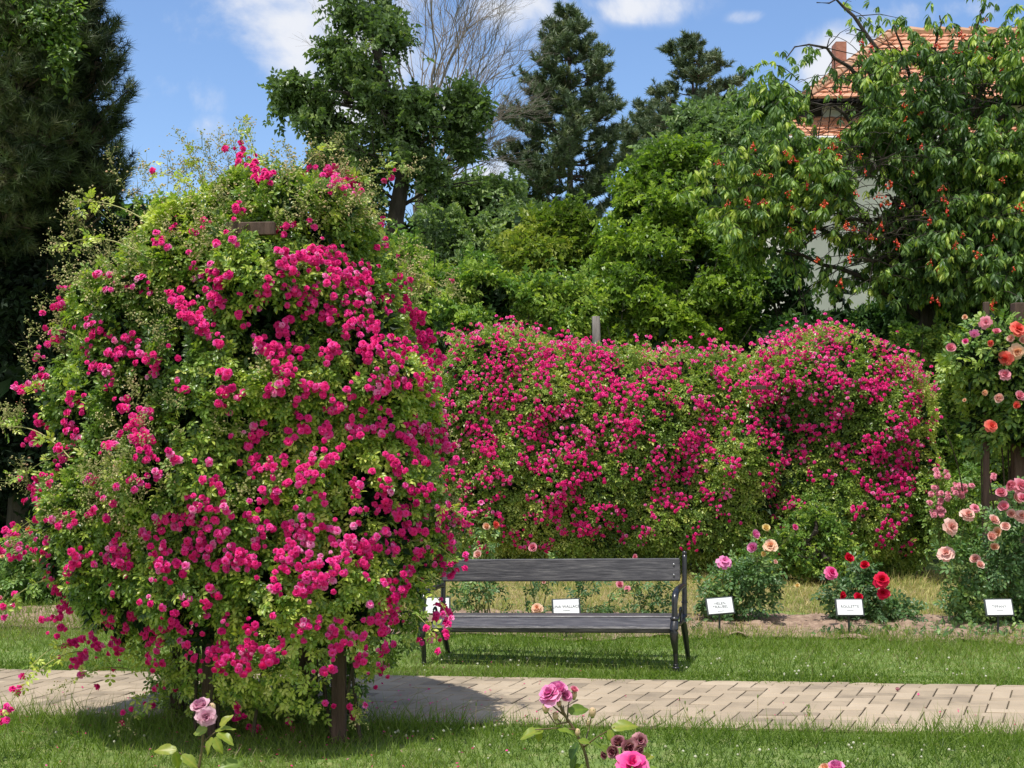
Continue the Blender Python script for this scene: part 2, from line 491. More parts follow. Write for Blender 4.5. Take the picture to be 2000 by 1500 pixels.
def tuft(seed, n=40, L=1.0, w=.02, spread=70, axis=.5):
    """pine shoot: needles set along a short axis pointing to +y"""
    r = np.random.default_rng(seed); V, Fs, T = [], [], []
    for i in range(n):
        y = axis * r.random(); a = r.uniform(0, 6.283); e = RAD(r.uniform(20, spread))
        d = np.array([math.sin(e) * math.cos(a), math.cos(e), math.sin(e) * math.sin(a)])
        s = unit(np.cross(d, r.normal(size=3))) * w
        l = L * (1 - axis * .3) * r.uniform(.6, 1) * .7
        b = np.array([0, y, 0]); k = len(V) * 1
        V += [b - s, b + s, b + d * l + [0, 0, -.03 * l]]
        Fs.append((3 * i, 3 * i + 1, 3 * i + 2)); T += [-.05, -.05, .1]
    return np.array(V), Fs, np.array(T)


# ------------------------------------------------------------------ foliage volumes
class Blob:
    """a plant body given by its outline in the picture plane at depth D, swollen to +-ry in depth"""
    def __init__(s, poly, D, ry, R, seed=1, amp=.1, freq=6):
        s.P = np.array([[at(x, y, D)[0], at(x, y, D)[2]] for x, y in poly])
        s.D, s.ry, s.R, s.seed, s.amp, s.freq = D, ry, R, seed, amp, freq

    def dist(s, x, z):
        q = np.stack([x, z], -1); A = s.P; B = np.roll(s.P, -1, 0)
        d2 = np.full(len(q), 1e9); ins = np.zeros(len(q), bool)
        for a, b in zip(A, B):
            ab = b - a; t = np.clip(((q - a) @ ab) / max(ab @ ab, 1e-9), 0, 1)
            d2 = np.minimum(d2, ((q - a - t[:, None] * ab) ** 2).sum(1))
            c = (a[1] > q[:, 1]) != (b[1] > q[:, 1])
            xi = a[0] + (q[:, 1] - a[1]) * (b[0] - a[0]) / ((b[1] - a[1]) if abs(b[1] - a[1]) > 1e-9 else 1e-9)
            ins ^= c & (q[:, 0] < xi)
        return np.where(ins, np.sqrt(d2), -np.sqrt(d2))

    def thick(s, x, z):
        d = np.clip(s.dist(x, z) / s.R, 0, 1)
        return s.ry * np.sqrt(1 - (1 - d) ** 2)

    def normal(s, x, z, side):
        e = .04; t0 = s.thick(x, z)
        gx = np.clip((s.thick(x + e, z) - s.thick(x - e, z)) / (2 * e), -3, 3)
        gz = np.clip((s.thick(x, z + e) - s.thick(x, z - e)) / (2 * e), -3, 3)
        return unit(np.stack([-gx, side, -gz], -1)), t0

    def sample(s, N, rng, depth=.18, front=.66, lo=0.0, edge=.35, dmin=0.0):
        lo_, hi = s.P.min(0), s.P.max(0); out = []
        k = 0
        while k < N:
            q = rng.uniform(lo_, hi, size=(N * 2, 2)); d = s.dist(q[:, 0], q[:, 1])
            keep = (d > dmin) & ((d < s.R * .5) | (rng.random(len(q)) > edge * .6))
            q = q[keep]; out.append(q); k += len(q)
        q = np.concatenate(out)[:N]
        side = np.where(rng.random(N) < front, -1.0, 1.0)
        n, th = s.normal(q[:, 0], q[:, 1], side)
        f = 1 - lo - np.abs(rng.exponential(depth, N)); f = np.clip(f, -.2, 1)
        P = np.stack([q[:, 0], s.D + side * th * f, q[:, 1]], -1)
        P = P + n * (waves(P, s.freq, s.seed) * s.amp)[:, None]
        return P, n

    def projv(s, px, py):
        px, py = np.asarray(px, float), np.asarray(py, float)
        Dg = np.full(len(px), s.D - s.ry * .6)
        for _ in range(4):
            x, z = (px - 1000) / F * Dg, EYE - (py - HZ) / F * Dg; Dg = s.D - s.thick(x, z)
        x, z = (px - 1000) / F * Dg, EYE - (py - HZ) / F * Dg
        P = np.stack([x, Dg, z], -1); n, th = s.normal(x, z, np.full(len(px), -1.0))
        return P + n * (waves(P, s.freq, s.seed) * s.amp)[:, None], n

    def proj(s, px, py):
        Dg = s.D - s.ry * .6
        for _ in range(5):
            p = at(px, py, Dg); th = s.thick(p[0:1], p[2:3])[0]; Dg = s.D - th
        p = at(px, py, Dg)
        n, th = s.normal(p[0:1], p[2:3], np.array([-1.0]))
        P = p[None]; P = P + n * (waves(P, s.freq, s.seed) * s.amp)[:, None]
        return P[0], n[0]


def ellips(clumps, N, rng, depth=.25):
    """clumps: (px,py,rx_px,ry_px,D) -> leaf points and outward directions"""
    w = np.array([c[2] * c[3] for c in clumps], float) ** .9; w /= w.sum()
    k = rng.choice(len(clumps), N, p=w)
    C = np.array([at(c[0], c[1], c[4]) for c in clumps])[k]
    Rr = np.array([[c[2] / F * c[4], (c[2] + c[3]) / 2 / F * c[4] * .9, c[3] / F * c[4]] for c in clumps])[k]
    d = unit(rng.normal(size=(N, 3)))
    r = np.clip(1 - np.abs(rng.exponential(depth, N)), .05, 1) + rng.normal(size=N) * .09
    r = np.where(rng.random(N) < .10, r + rng.random(N) * .28, r)
    Q = C + d * Rr; m = Rr.mean()
    bump = 1 + .26 * waves(Q, 2.0 / m, 77) + .16 * waves(Q, 5.0 / m, 78)
    return C + d * Rr * (r * bump)[:, None], unit(d / Rr)


def leafdirs(n, rng, out=.55, up=.75, jit=.6, droop=.25):
    N = len(n); U = np.array([0, 0, 1.0])
    nrm = unit(n * out + SUNV * up + rng.normal(size=(N, 3)) * jit)
    d = unit(n * .6 - U * droop + rng.normal(size=(N, 3)) * .8)
    return frames(d, nrm)


CL = [compound(2, 1), compound(3, 2), compound(2, 3), compound(3, 4)]
CLO = [compound(2, 11, leaflet_lo), compound(3, 12, leaflet_lo), compound(2, 13, leaflet_lo)]


def foliage(g, P, n, rng, tpls, size, tone0=.45, tvar=.16, mat=0, seed=5, cf=3.0, **kw):
    tone = tone0 + rng.normal(size=len(P)) * tvar + .12 * waves(P, cf, seed)
    B = leafdirs(n, rng, **kw)
    sc = size * rng.uniform(.7, 1.25, len(P))
    k = rng.integers(0, len(tpls), len(P))
    for i, t in enumerate(tpls):
        m = k == i
        g.scatter(t, P[m], B[m], sc[m], tone[m], mat)


def bloom_meshes(name, mats, fn, size, seeds, tones, **kw):
    """a few shared blossom meshes"""
    out = []
    for s, tn, mm in zip(seeds, tones, mats):
        v, f, t = fn(s, **kw)
        out.append(Geo().add(v * size, f, np.clip(tn + t, 0, 1)).mesh(name, MT[mm]))
    return out


def place(name, me, parent, p, n, rng, sc=1.0):
    o = bpy.data.objects.new(name, me); COL.objects.link(o); o.parent = parent
    z = Vector([float(a) for a in n]).normalized()
    q = z.to_track_quat('Z', 'Y')
    pl = parent.location
    o.location = (p[0] - pl.x, p[1] - pl.y, p[2] - pl.z)
    o.rotation_mode = 'QUATERNION'
    from mathutils import Quaternion
    o.rotation_quaternion = q @ Quaternion((0, 0, 1), rng.uniform(0, 6.28))
    o.scale = (sc, sc, sc)
    return o


def blossoms(root, P, n, rng, size, hi, tone=None, mat='magenta', name='blossom', maxn=100, toneseed=3):
    """the nearest ones single objects, the rest one mesh"""
    N = len(P); order = np.argsort(P[:, 1])
    tv = [.30, .42, .48, .54, .6, .66, .78, .5]
    ms = bloom_meshes(name, [mat] * 8, pompon, size, range(20, 28), tv)
    for i in order[:maxn]:
        place(name, ms[int(rng.integers(0, 8))], root, P[i], n[i], rng, float(rng.uniform(.6, 1.25)))
    rest = order[maxn:]
    if len(rest):
        g = Geo(); k = rng.integers(0, 4, len(rest))
        for j in range(4):
            m = rest[k == j]
            tn = .52 + rng.normal(size=len(m)) * .14 + .04 * waves(P[m], 5, toneseed)
            g.scatter(pompon(40 + j), P[m], zframes(n[m], rng=rng), size * rng.uniform(.5, 1.25, len(m)), tn)
        o = g.build(name + 's', MT[mat], root)
        o['kind'] = 'stuff'


def cluster_points(bl, clusters, rng, D=None, px2=1.0, off=.03):
    X, Y = [], []
    for c in clusters:
        x, y, k = c[:3]; sp = c[3] if len(c) > 3 else 9 + 2.2 * math.sqrt(k) * 1.6
        a = rng.normal(size=(int(k * px2 + .5), 2)) * sp * .44
        X.append(x + a[:, 0]); Y.append(y + a[:, 1] * 1.1)
    P, n = bl.projv(np.concatenate(X), np.concatenate(Y))
    n = unit(n + np.array([0, -.35, .3]) + rng.normal(size=P.shape) * .35)
    return P + n * (off * rng.uniform(.3, 1.6, len(P)))[:, None], n


# ================================================================== CAMERA, SUN, SKY
cam = bpy.data.cameras.new('camera'); co = bpy.data.objects.new('camera', cam); COL.objects.link(co)
co.location = (0, 0, EYE); co.rotation_euler = (math.pi / 2, 0, 0)
cam.sensor_width = 36; cam.lens = F / 2000 * 36; cam.shift_y = (HZ - 750) / 2000
cam.clip_start = .1; cam.clip_end = 3000
SC.camera = co
SC.view_settings.view_transform = 'Standard'
SC.view_settings.look = 'None'; SC.view_settings.exposure = 0

sun = bpy.data.lights.new('sun', 'SUN'); so = bpy.data.objects.new('sun', sun); COL.objects.link(so)
sun.energy = 5.0; sun.angle = RAD(.53); sun.color = (1, .955, .88)
so.rotation_euler = Vector(SUNV.tolist()).to_track_quat('Z', 'Y').to_euler()
so.location = (-4, -3, 20)

world = bpy.data.worlds.new('World'); SC.world = world; world.use_nodes = True
wt = world.node_tree; wt.nodes.clear(); N, L = wt.nodes, wt.links
wo = N.new('ShaderNodeOutputWorld'); bg = N.new('ShaderNodeBackground'); bg.inputs[1].default_value = .15
sky = N.new('ShaderNodeTexSky'); sky.sky_type = 'NISHITA'; sky.sun_disc = False
sky.sun_elevation = math.asin(SUNV[2]); sky.sun_rotation = math.atan2(SUNV[0], SUNV[1])
sky.air_density = 1.1; sky.dust_density = .35; sky.ozone_density = 2.6; sky.altitude = 200
tc = N.new('ShaderNodeTexCoord')
nz = N.new('ShaderNodeTexNoise'); nz.inputs['Scale'].default_value = 9; nz.inputs['Detail'].default_value = 10; nz.inputs['Roughness'].default_value = .58
nz.inputs['Distortion'].default_value = .3
L.new(tc.outputs['Generated'], nz.inputs['Vector'])


def cloud(px, py, rx, ry, amt):
    """soft bank of cloud around a direction; returns a mask socket"""
    d = at(px, py, 1.0) - np.array([0, 0, EYE])
    mp = N.new('ShaderNodeMapping'); mp.vector_type = 'POINT'
    sx, sz = F / rx, F / ry
    ln = np.linalg.norm(d); d = d / ln
    mp.inputs['Scale'].default_value = (sx * ln, sx * .2, sz * ln)
    mp.inputs['Location'].default_value = (-d[0] * sx * ln, -d[1] * sx * .2, -d[2] * sz * ln)
    L.new(tc.outputs['Generated'], mp.inputs['Vector'])
    le = N.new('ShaderNodeVectorMath'); le.operation = 'LENGTH'; L.new(mp.outputs[0], le.inputs[0])
    mr = N.new('ShaderNodeMapRange'); mr.inputs['From Min'].default_value = 0; mr.inputs['From Max'].default_value = 1.25
    mr.inputs['To Min'].default_value = amt; mr.inputs['To Max'].default_value = 0
    mr.interpolation_type = 'SMOOTHSTEP'
    L.new(le.outputs['Value'], mr.inputs['Value'])
    return mr.outputs[0]


acc = None
for c in [(690, 50, 320, 190, .82), (620, 140, 220, 130, .70), (980, 20, 200, 80, .46), (390, 190, 150, 75, .46), (400, 250, 100, 80, .44), (1650, 130, 110, 90, .75),
          (1270, 10, 130, 40, .36), (1465, 32, 50, 16, .32), (1830, 20, 200, 40, .33), (960, 340, 120, 60, .45), (345, 35, 60, 40, .22),
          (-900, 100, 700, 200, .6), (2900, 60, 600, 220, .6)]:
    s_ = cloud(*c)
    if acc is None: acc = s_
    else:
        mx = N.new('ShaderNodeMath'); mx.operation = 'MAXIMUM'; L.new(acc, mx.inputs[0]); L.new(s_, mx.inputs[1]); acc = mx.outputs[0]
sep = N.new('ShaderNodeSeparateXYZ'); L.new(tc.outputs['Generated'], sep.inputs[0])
fill_bank = N.new('ShaderNodeMapRange'); fill_bank.inputs['From Min'].default_value = .15; fill_bank.inputs['From Max'].default_value = -.35; fill_bank.inputs['To Max'].default_value = .85  # bright cloud bank behind the camera, unseen, added for fill light
L.new(sep.outputs['Y'], fill_bank.inputs['Value'])
mx = N.new('ShaderNodeMath'); mx.operation = 'MAXIMUM'; L.new(acc, mx.inputs[0]); L.new(fill_bank.outputs[0], mx.inputs[1]); acc = mx.outputs[0]
ad = N.new('ShaderNodeMath'); ad.operation = 'MULTIPLY_ADD'; ad.inputs[1].default_value = 2.6
L.new(nz.outputs['Fac'], ad.inputs[0]); L.new(acc, ad.inputs[2])
mr = N.new('ShaderNodeMapRange'); mr.inputs['From Min'].default_value = 1.36; mr.inputs['From Max'].default_value = 2.0; mr.interpolation_type = 'SMOOTHSTEP'
mr.inputs['To Max'].default_value = .92
L.new(ad.outputs[0], mr.inputs['Value'])
mg = N.new('ShaderNodeMath'); mg.operation = 'MULTIPLY'; L.new(mr.outputs[0], mg.inputs[0])
st_ = N.new('ShaderNodeMapRange'); st_.inputs['From Min'].default_value = 0; st_.inputs['From Max'].default_value = .12
L.new(acc, st_.inputs['Value']); L.new(st_.outputs[0], mg.inputs[1])
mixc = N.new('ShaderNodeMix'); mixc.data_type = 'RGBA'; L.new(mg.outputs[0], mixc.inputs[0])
tint = N.new('ShaderNodeMix'); tint.data_type = 'RGBA'; tint.blend_type = 'MULTIPLY'; tint.inputs[0].default_value = 1
tint.inputs[7].default_value = (.98, 1.06, 1.20, 1)
L.new(sky.outputs[0], tint.inputs[6]); L.new(tint.outputs[2], mixc.inputs[6])
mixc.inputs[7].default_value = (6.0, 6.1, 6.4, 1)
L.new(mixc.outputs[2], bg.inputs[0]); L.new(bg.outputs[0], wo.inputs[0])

# ================================================================== GROUND
SL = -.075                                   # the path, the verge and the bed all run slightly towards the viewer on the right


def line(Y0, X): return Y0 + SL * X


def strip(name, Ya, Yb, z, mat, x0=-14, x1=14, nx=2, ny=1, wob=0, seed=0, zw=0, label=None):
    g = Geo(); r = np.random.default_rng(seed); V = []
    xs = np.linspace(x0, x1, nx); ts = np.linspace(0, 1, ny + 1)
    for t in ts:
        for x in xs:
            y = line(Ya, x) * (1 - t) + line(Yb, x) * t
            V.append([x, y, z])
    V = np.array(V)
    if wob:
        e = np.concatenate([np.arange(nx), np.arange(nx) + ny * nx])
        V[e, 1] += waves(V[e], 3, seed) * wob
    if zw:
        V[:, 2] += zw * np.abs(waves(V * [1, 1, 0], 9, seed + 1)) + zw * .6 * waves(V * [1, 1, 0], 25, seed + 2)
        V[:, 2] = np.maximum(V[:, 2], z)
    fs = [(j * nx + i, j * nx + i + 1, (j + 1) * nx + i + 1, (j + 1) * nx + i) for j in range(ny) for i in range(nx - 1)]
    o = g.add(V, fs).build(name, mat, smooth=bool(zw))
    return tag(o, kind='structure')


g = Geo(); g.add([[-600, -200, 0], [600, -200, 0], [600, 1500, 0], [-600, 1500, 0]], [(0, 1, 2, 3)])
tag(g.build('ground', MT['lawn_base']), kind='structure')
strip('flower_bed', 9.75, 11.0, .008, MT['soil'], -6, 8, 420, 40, .10, 4, .011)
strip('dry_ground', 10.95, 14.6, .004, MT['straw_base'], -1.8, 9, 60, 8, .15, 5)

# path of interlocking pavers
PA, PB = 6.87, 8.12
strip('path_base', PA, PB, .006, MT['joint'], -9, 9, 2, 1)
gp = Geo(); rng = np.random.default_rng(8)
ux, uy, sk = .118, .080, math.tan(RAD(25))


def paver(cx, cy, lx, ly):
    """a paver with skewed ends, cut off at the kerb line"""
    gx, gy = .0042, .0014
    q = []
    for (a, b) in ((-1, -1), (1, -1), (1, 1), (-1, 1)):
        yy = cy + b * (ly / 2 - gy); xx = cx + a * (lx / 2 - gx) + yy * sk
        q.append([xx, yy])
    q = np.array(q); q[:, 1] = np.clip(q[:, 1], 0, PB - PA)
    if q[2, 1] - q[0, 1] < .02: return
    q[:, 0] = q[:, 0]
    h = .014 + rng.normal() * .0012; ch = .0035
    c = q.mean(0); inn = c + (q - c) * np.array([1 - 2 * ch / lx * 1.2, 1 - 2 * ch / ly * 1.2])
    V = []
    tilt = rng.normal(size=2) * .006
    for p, z in [(p, .0) for p in q] + [(p, h - .003) for p in q] + [(p, h) for p in inn]:
        X = p[0]; Y = line(PA, X) + p[1]
        V.append([X, Y, .006 + z + (tilt @ (p - c) if z else 0)])
    fs = [(8, 9, 10, 11)]
    for k in range(4):
        k2 = (k + 1) % 4
        fs += [(k, k2, 4 + k2, 4 + k), (4 + k, 4 + k2, 8 + k2, 8 + k)]
    gp.add(V, fs, .5 + rng.normal() * .2)


for j in range(-4, 20):
    for m in range(-80, 80):
        x0 = (m * 4 + j) * ux
        for (cx, cy, lx, ly) in ((x0 + 1 * ux, j * uy + .5 * uy, 2 * ux, uy), (x0 + 2.5 * ux, j * uy + 0 * uy, ux, 2 * uy)):
            if -6.5 < cx + cy * sk < 7 and -uy < cy < PB - PA + uy: paver(cx, cy, lx, ly)
tag(gp.build('path', MT['paver']), kind='structure')
g = Geo(); rp = np.random.default_rng(77); Q = []
for k in range(420):
    x, y = rp.normal() * .85 - 1.35, rp.normal() * .65 + 7.0
    if rp.random() < .12: x = rp.uniform(-2.5, 3.2); y = line(rp.uniform(PA, PB), x)
    t_ = y - SL * x; z = .024 if PA < t_ < PB else rp.uniform(.02, .05); Q.append([x, y, z])
Q = np.array(Q); pt = (np.array([[0, 0, 0], [.4, .4, .1], [0, 1, .22], [-.4, .4, .1]]), [(0, 1, 2, 3)], np.zeros(4))
g.scatter(pt, Q, zframes(rp.normal(size=Q.shape) * .25 + [0, 0, 1], rng=rp), .017 * rp.uniform(.6, 1.3, len(Q)), rp.uniform(.2, 1, len(Q)))
PETALS = g


# ------------------------------------------------------------------ grass
def blade(seed, bend=.35):
    r = np.random.default_rng(seed); w = .5
    b = bend * r.uniform(.5, 1.5)
    V = np.array([[-w, 0, 0], [w, 0, 0], [-w * .8, b * .25, .5], [w * .8, b * .25, .5], [0, b, .95]])
    V[:, 0] *= 1
    return V, [(0, 1, 3, 2), (2, 3, 4)], np.array([-.12, -.12, 0, 0, .12])


BL = [blade(i, b) for i, b in enumerate((.2, .5, .8, .35, 1.0))]


def grass(g, N, x0, x1, Ya, Yb, h, w, rng, tone=.5, tv=.15, dens=None, z=0.0, tip=0):
    X = rng.uniform(x0, x1, N); t = rng.random(N)
    Y = line(Ya, X) * (1 - t) + line(Yb, X) * t
    P = np.stack([X, Y, np.full(N, z)], -1)
    if dens is not None:
        k = dens(P, t); P = P[k]
    n = len(P)
    hh = h * rng.uniform(.45, 1.25, n) * (1 + .25 * waves(P, 2.5, 3)); ww = w * rng.uniform(.6, 1.3, n)
    a = rng.uniform(0, 6.28, n)
    y = np.stack([np.cos(a), np.sin(a), np.zeros(n)], -1)
    zz = unit(np.stack([rng.normal(size=n) * .5, rng.normal(size=n) * .5, np.ones(n)], -1))
    x = unit(np.cross(y, zz)); y = np.cross(zz, x)
    B = np.stack([x, y, zz], -1)
    sc = np.stack([ww, hh * .6, hh], -1)
    tn = tone + rng.normal(size=n) * tv + .1 * waves(P, 1.6, 9)
    k = rng.integers(0, len(BL), n)
    for i, b in enumerate(BL):
        m = k == i
        g.scatter(b, P[m], B[m], sc[m], tn[m])


tag(PETALS.build('fallen_petals', MT['magenta']), 'fallen magenta petals scattered on the ground around the rose arbour', 'petals', kind='stuff')
rng = np.random.default_rng(21)
g = Geo()
grass(g, 1500, -3.6, 3.6, 6.82, 6.98, .05, .0042, rng, .55, .2, dens=lambda P, t: waves(P * [1, 0, 0], 5, 14) > .2, z=.01)
grass(g, 900, -3.6, 3.6, 8.03, 8.14, .04, .0046, rng, .55, .2, dens=lambda P, t: waves(P * [1, 0, 0], 5, 15) > .2, z=.01)
grass(g, 42000, -3.6, 3.6, 5.0, 6.86, .068, .0045, rng, .47, .22)
grass(g, 5000, -3.6, 3.6, 6.55, 6.90, .13, .0042, rng, .5, .12)
tag(g.build('lawn_grass', MT['grass']), 'long green grass in the foreground in front of the paved path', 'grass', kind='stuff')
g = Geo()
grass(g, 44000, -4.4, 4.6, 8.13, 9.85, .056, .0050, rng, .52, .22)
grass(g, 12000, -4.4, 4.6, 8.11, 8.45, .035, .007, rng, .42, .12)
grass(g, 9000, -4.4, 4.6, 9.3, 10.1, .10, .005, rng, .6, .15)
tag(g.build('verge_grass', MT['grass']), 'mown grass verge between the paved path and the rose bed', 'grass', kind='stuff')
g = Geo()
grass(g, 5000, -1.5, 5.2, 9.7, 11.0, .06, .005, rng, .5, .2, dens=lambda P, t: waves(P, 2.2, 12) > .4, z=.01)
grass(g, 26000, -1.4, 6.5, 10.95, 14.2, .085, .0062, rng, .5, .24)
grass(g, 4000, -1.4, 6.5, 11.0, 13.6, .17, .006, rng, .35, .22, dens=lambda P, t: waves(P, 1.8, 31) > .3)
tag(g.build('dry_grass', MT['dry_grass']), 'straw coloured dry grass under the rose hedge behind the bench', 'grass', kind='stuff')
g = Geo()
grass(g, 26000, -7.5, -1.4, 9.8, 14.5, .09, .007, rng, .45, .15)
tag(g.build('shade_grass', MT['grass']), 'grass at the left edge behind the flowering rose arbour', 'grass', kind='stuff')

g = Geo(); P = np.stack([rng.uniform(-1.3, 5, 2600), np.zeros(2600), np.full(2600, .03)], -1); P[:, 1] = line(rng.uniform(9.85, 11.2, 2600), P[:, 0]); P = P[waves(P, 3, 91) > .75]
foliage(g, P, unit(rng.normal(size=P.shape) * .5 + [0, -.2, 1]), rng, [compound(2, 5), leaflet()], .055, .5, .2, droop=-.3)
tag(g.build('weeds', MT['bush_leaf']), 'low green weeds scattered over the bare soil of the rose bed', 'weeds', kind='stuff')

# clover heads and seed stalks
g = Geo(); v = Geo(); ball(v, (0, 0, 0), 1, 6, 4)
bt = (v.V[0], [tuple(f) for f in np.split(v.I[0], np.cumsum(v.C[0])[:-1])], np.zeros(len(v.V[0])))
Pc = []
for (px, py, n, sx, sy) in [(880, 1428, 16, 70, 12), (950, 1300, 8, 80, 10), (1450, 1300, 16, 90, 22), (1500, 1320, 10, 60, 12), (1800, 1315, 14, 120, 20),
                            (1650, 1280, 6, 100, 20), (1300, 1470, 10, 200, 20), (1750, 1460, 22, 180, 18), (760, 1320, 5, 40, 8), (900, 1290, 4, 60, 8), (1050, 1285, 3, 60, 8), (1000, 1460, 8, 200, 25), (230, 1440, 5, 150, 15)]:
    for _ in range(n):
        a, b = px + rng.normal() * sx, py + rng.normal() * sy * .6
        D = F * (EYE - .045) / max(b - HZ, 400)
        if PA - .05 < D - SL * (a - 1000) / F * D < PB + .05: continue
        p = at(a, b, D); Pc.append(p)
Pc = np.array(Pc)
g.scatter(bt, Pc, np.tile(np.eye(3), (len(Pc), 1, 1)), .0075 * rng.uniform(.6, 1.2, len(Pc)), .5 + rng.normal(size=len(Pc)) * .3)
tag(g.build('clover_flowers', MT['clover']), 'small white clover heads dotted through the lawn', 'clover', kind='stuff')
g = Geo()
for px, top in [(1327, 1365), (1338, 1372), (1342, 1385), (1372, 1388), (1243, 1400), (1277, 1402), (1395, 1392), (1150, 1398), (1030, 1400), (1045, 1405), (1480, 1360), (1580, 1380), (1890, 1390), (1930, 1410), (1250, 1412), (1312, 1400), (930, 1375), (1350, 1402)]:
    D = rng.uniform(6.6, 6.85); b = at(px + rng.normal() * 3, 1435, D); b[2] = 0
    tp = at(px, top, D)
    c = curve(b, tp, (rng.normal() * .01, 0, 0), 5)
    tube(g, c, .0014, 3, .9); ball(g, c[-1], .0045, 5, 4, .1, sq=(1, 1, 2.6))
tag(g.build('seed_stalks', MT['dry_grass']), 'thin plantain stalks standing along the near edge of the path', 'weed', kind='stuff')

# small weed between pavers, dead leaf
g = Geo(); rngw = np.random.default_rng(5)
b = at(1578, 1412, F * EYE / (1412 - HZ)); b[2] = .015
tube(g, curve(b, b + [.01, 0, .09], (.01, 0, 0), 5), .0012, 3, .3)
P = np.array([b + [.0, 0, .02 + .01 * i] for i in range(8)]); foliage(g, P, unit(rngw.normal(size=(8, 3)) + [0, 0, .8]), rngw, [leaflet()], .022, .6)
tag(g.build('weed', MT['grass']), 'small green weed growing between the pavers on the right', 'weed')
g = Geo(); b = at(1753, 1357, F * EYE / (1357 - HZ)); b[2] = .024
v_, f_, t_ = bloom([(4, .5, .3, 40, 90, .05, 0, .5, .3)], 4)
g.add(v_ * .05 + b, f_, .4 + t_)
tag(g.build('dead_leaf', MT['withered']), 'curled brown dead leaf lying on the path pavers', 'leaf')

# ================================================================== BENCH
by, bx = 8.68, .335
BR = RAD(-9.5)
bench = empty('park_bench', (bx, by, 0), BR)
bench.rotation_euler = (0, RAD(-1.4), BR)
tag(bench, 'dark grey wooden slat bench with black cast iron ends beside the paved path', 'bench')
HL = .895


def bpart(g, name, mat, smooth=False):
    o = bpy.data.objects.new(name, g.mesh(name, mat, smooth)); COL.objects.link(o); o.parent = bench
    return o


def tilt(a): return np.array([[1, 0, 0], [0, math.cos(a), -math.sin(a)], [0, math.sin(a), math.cos(a)]])


g = Geo(); box(g, (0, .215, .650), (2 * HL - .02, .034, .165), bevel=.007, M=tilt(RAD(-13)))
br = bpart(g, 'backrest', MT['bench_wood'])
for sx in (-1, 1):
    for zz in (.690, .615):
        g = Geo(); ball(g, (sx * (HL - .055), .192 - (zz - .65) * -.23 - .002, zz), .0085, 8, 5, sq=(1, .6, 1)); bl_ = bpart(g, 'bolt', MT['bolt'], True); bl_.parent = br
g = Geo(); box(g, (0, .045, .333), (2 * HL - .035, .205, .030), bevel=.006, M=tilt(RAD(-3)))
bpart(g, 'seat_plank', MT['bench_wood'])
g = Geo(); box(g, (-.012, -.150, .302), (2 * HL - .035, .160, .050), bevel=.010, M=tilt(RAD(16)))
bpart(g, 'seat_plank', MT['bench_wood'])
for sx in (-1, 1):
    X = sx * (HL + .004); g = Geo(); KX = .15
    def T(pts, r, seg=8):
        n = len(pts); P = np.array([[X + KX * (a - .1), a, b] for a, b in pts]); t = np.linspace(0, n - 1, n * 4); k = np.minimum(t.astype(int), n - 2); f = (t - k)
        # catmull-rom through the points
        Q = []
        for kk, ff in zip(k, f):
            p0, p1, p2, p3 = P[max(kk - 1, 0)], P[kk], P[kk + 1], P[min(kk + 2, n - 1)]
            Q.append(.5 * ((2 * p1) + (-p0 + p2) * ff + (2 * p0 - 5 * p1 + 4 * p2 - p3) * ff ** 2 + (-p0 + 3 * p1 - 3 * p2 + p3) * ff ** 3))
        rr = np.interp(t, np.arange(n), np.broadcast_to(r, (n,)))
        tube(g, Q, rr, seg)
    T([(-.215, .345), (-.25, .28), (-.245, .21), (-.215, .14), (-.212, .06), (-.215, .0)], [.028, .032, .028, .019, .016, .018])      # cabriole front leg
    T([(.10, .30), (.16, .22), (.22, .11), (.285, -.02)], [.022, .026, .021, .017])                                               # splayed back leg
    T([(-.21, .318), (-.06, .295), (.08, .30), (.175, .33)], [.018, .014, .015, .018])                                           # rail under seat
    T([(.165, .31), (.185, .43), (.205, .58), (.235, .755)], [.021, .019, .018, .017])                                             # back upright
    ball(g, (X + KX * .137, .237, .768), .018, 10, 7)
    for zz, rr in ((.405, .020), (.418, .026), (.431, .020)):
        ball(g, (X + KX * .085, .182 + (zz - .42) * .1, zz), rr, 10, 6, sq=(1, 1, .35))
    T([(.200, .530), (.14, .545), (.0, .545), (-.11, .54), (-.185, .505), (-.205, .44), (-.215, .365)], [.014, .018, .022, .024, .024, .021, .021])   # armrest
    ball(g, (X - KX * .32, -.218, .362), .032, 12, 8, sq=(1, 1, .6)); ball(g, (X - KX * .32, -.218, .340), .028, 12, 8, sq=(1, 1, .6))
    for zz, rr in ((.11, .018), (.04, .020), (.02, .026), (.0, .022)): ball(g, (X - KX * .31, -.213, zz), rr, 10, 6, sq=(1, 1, .4))
    T([(.02, .30), (.05, .36), (.03, .40), (-.01, .385), (.0, .35)], [.010, .010, .009, .008, .006])                                # scroll
    bpart(g, 'iron_end', MT['iron'], True)

# ================================================================== SIGNS
def textmesh(s, size):
    c = bpy.data.curves.new('lettering', 'FONT'); c.body = s; c.size = size; c.align_x = 'CENTER'; c.align_y = 'CENTER'; c.space_line = .9
    o = bpy.data.objects.new('lettering', c); COL.objects.link(o)
    dg = bpy.context.evaluated_depsgraph_get(); me = bpy.data.meshes.new_from_object(o.evaluated_get(dg))
    bpy.data.objects.remove(o); return me


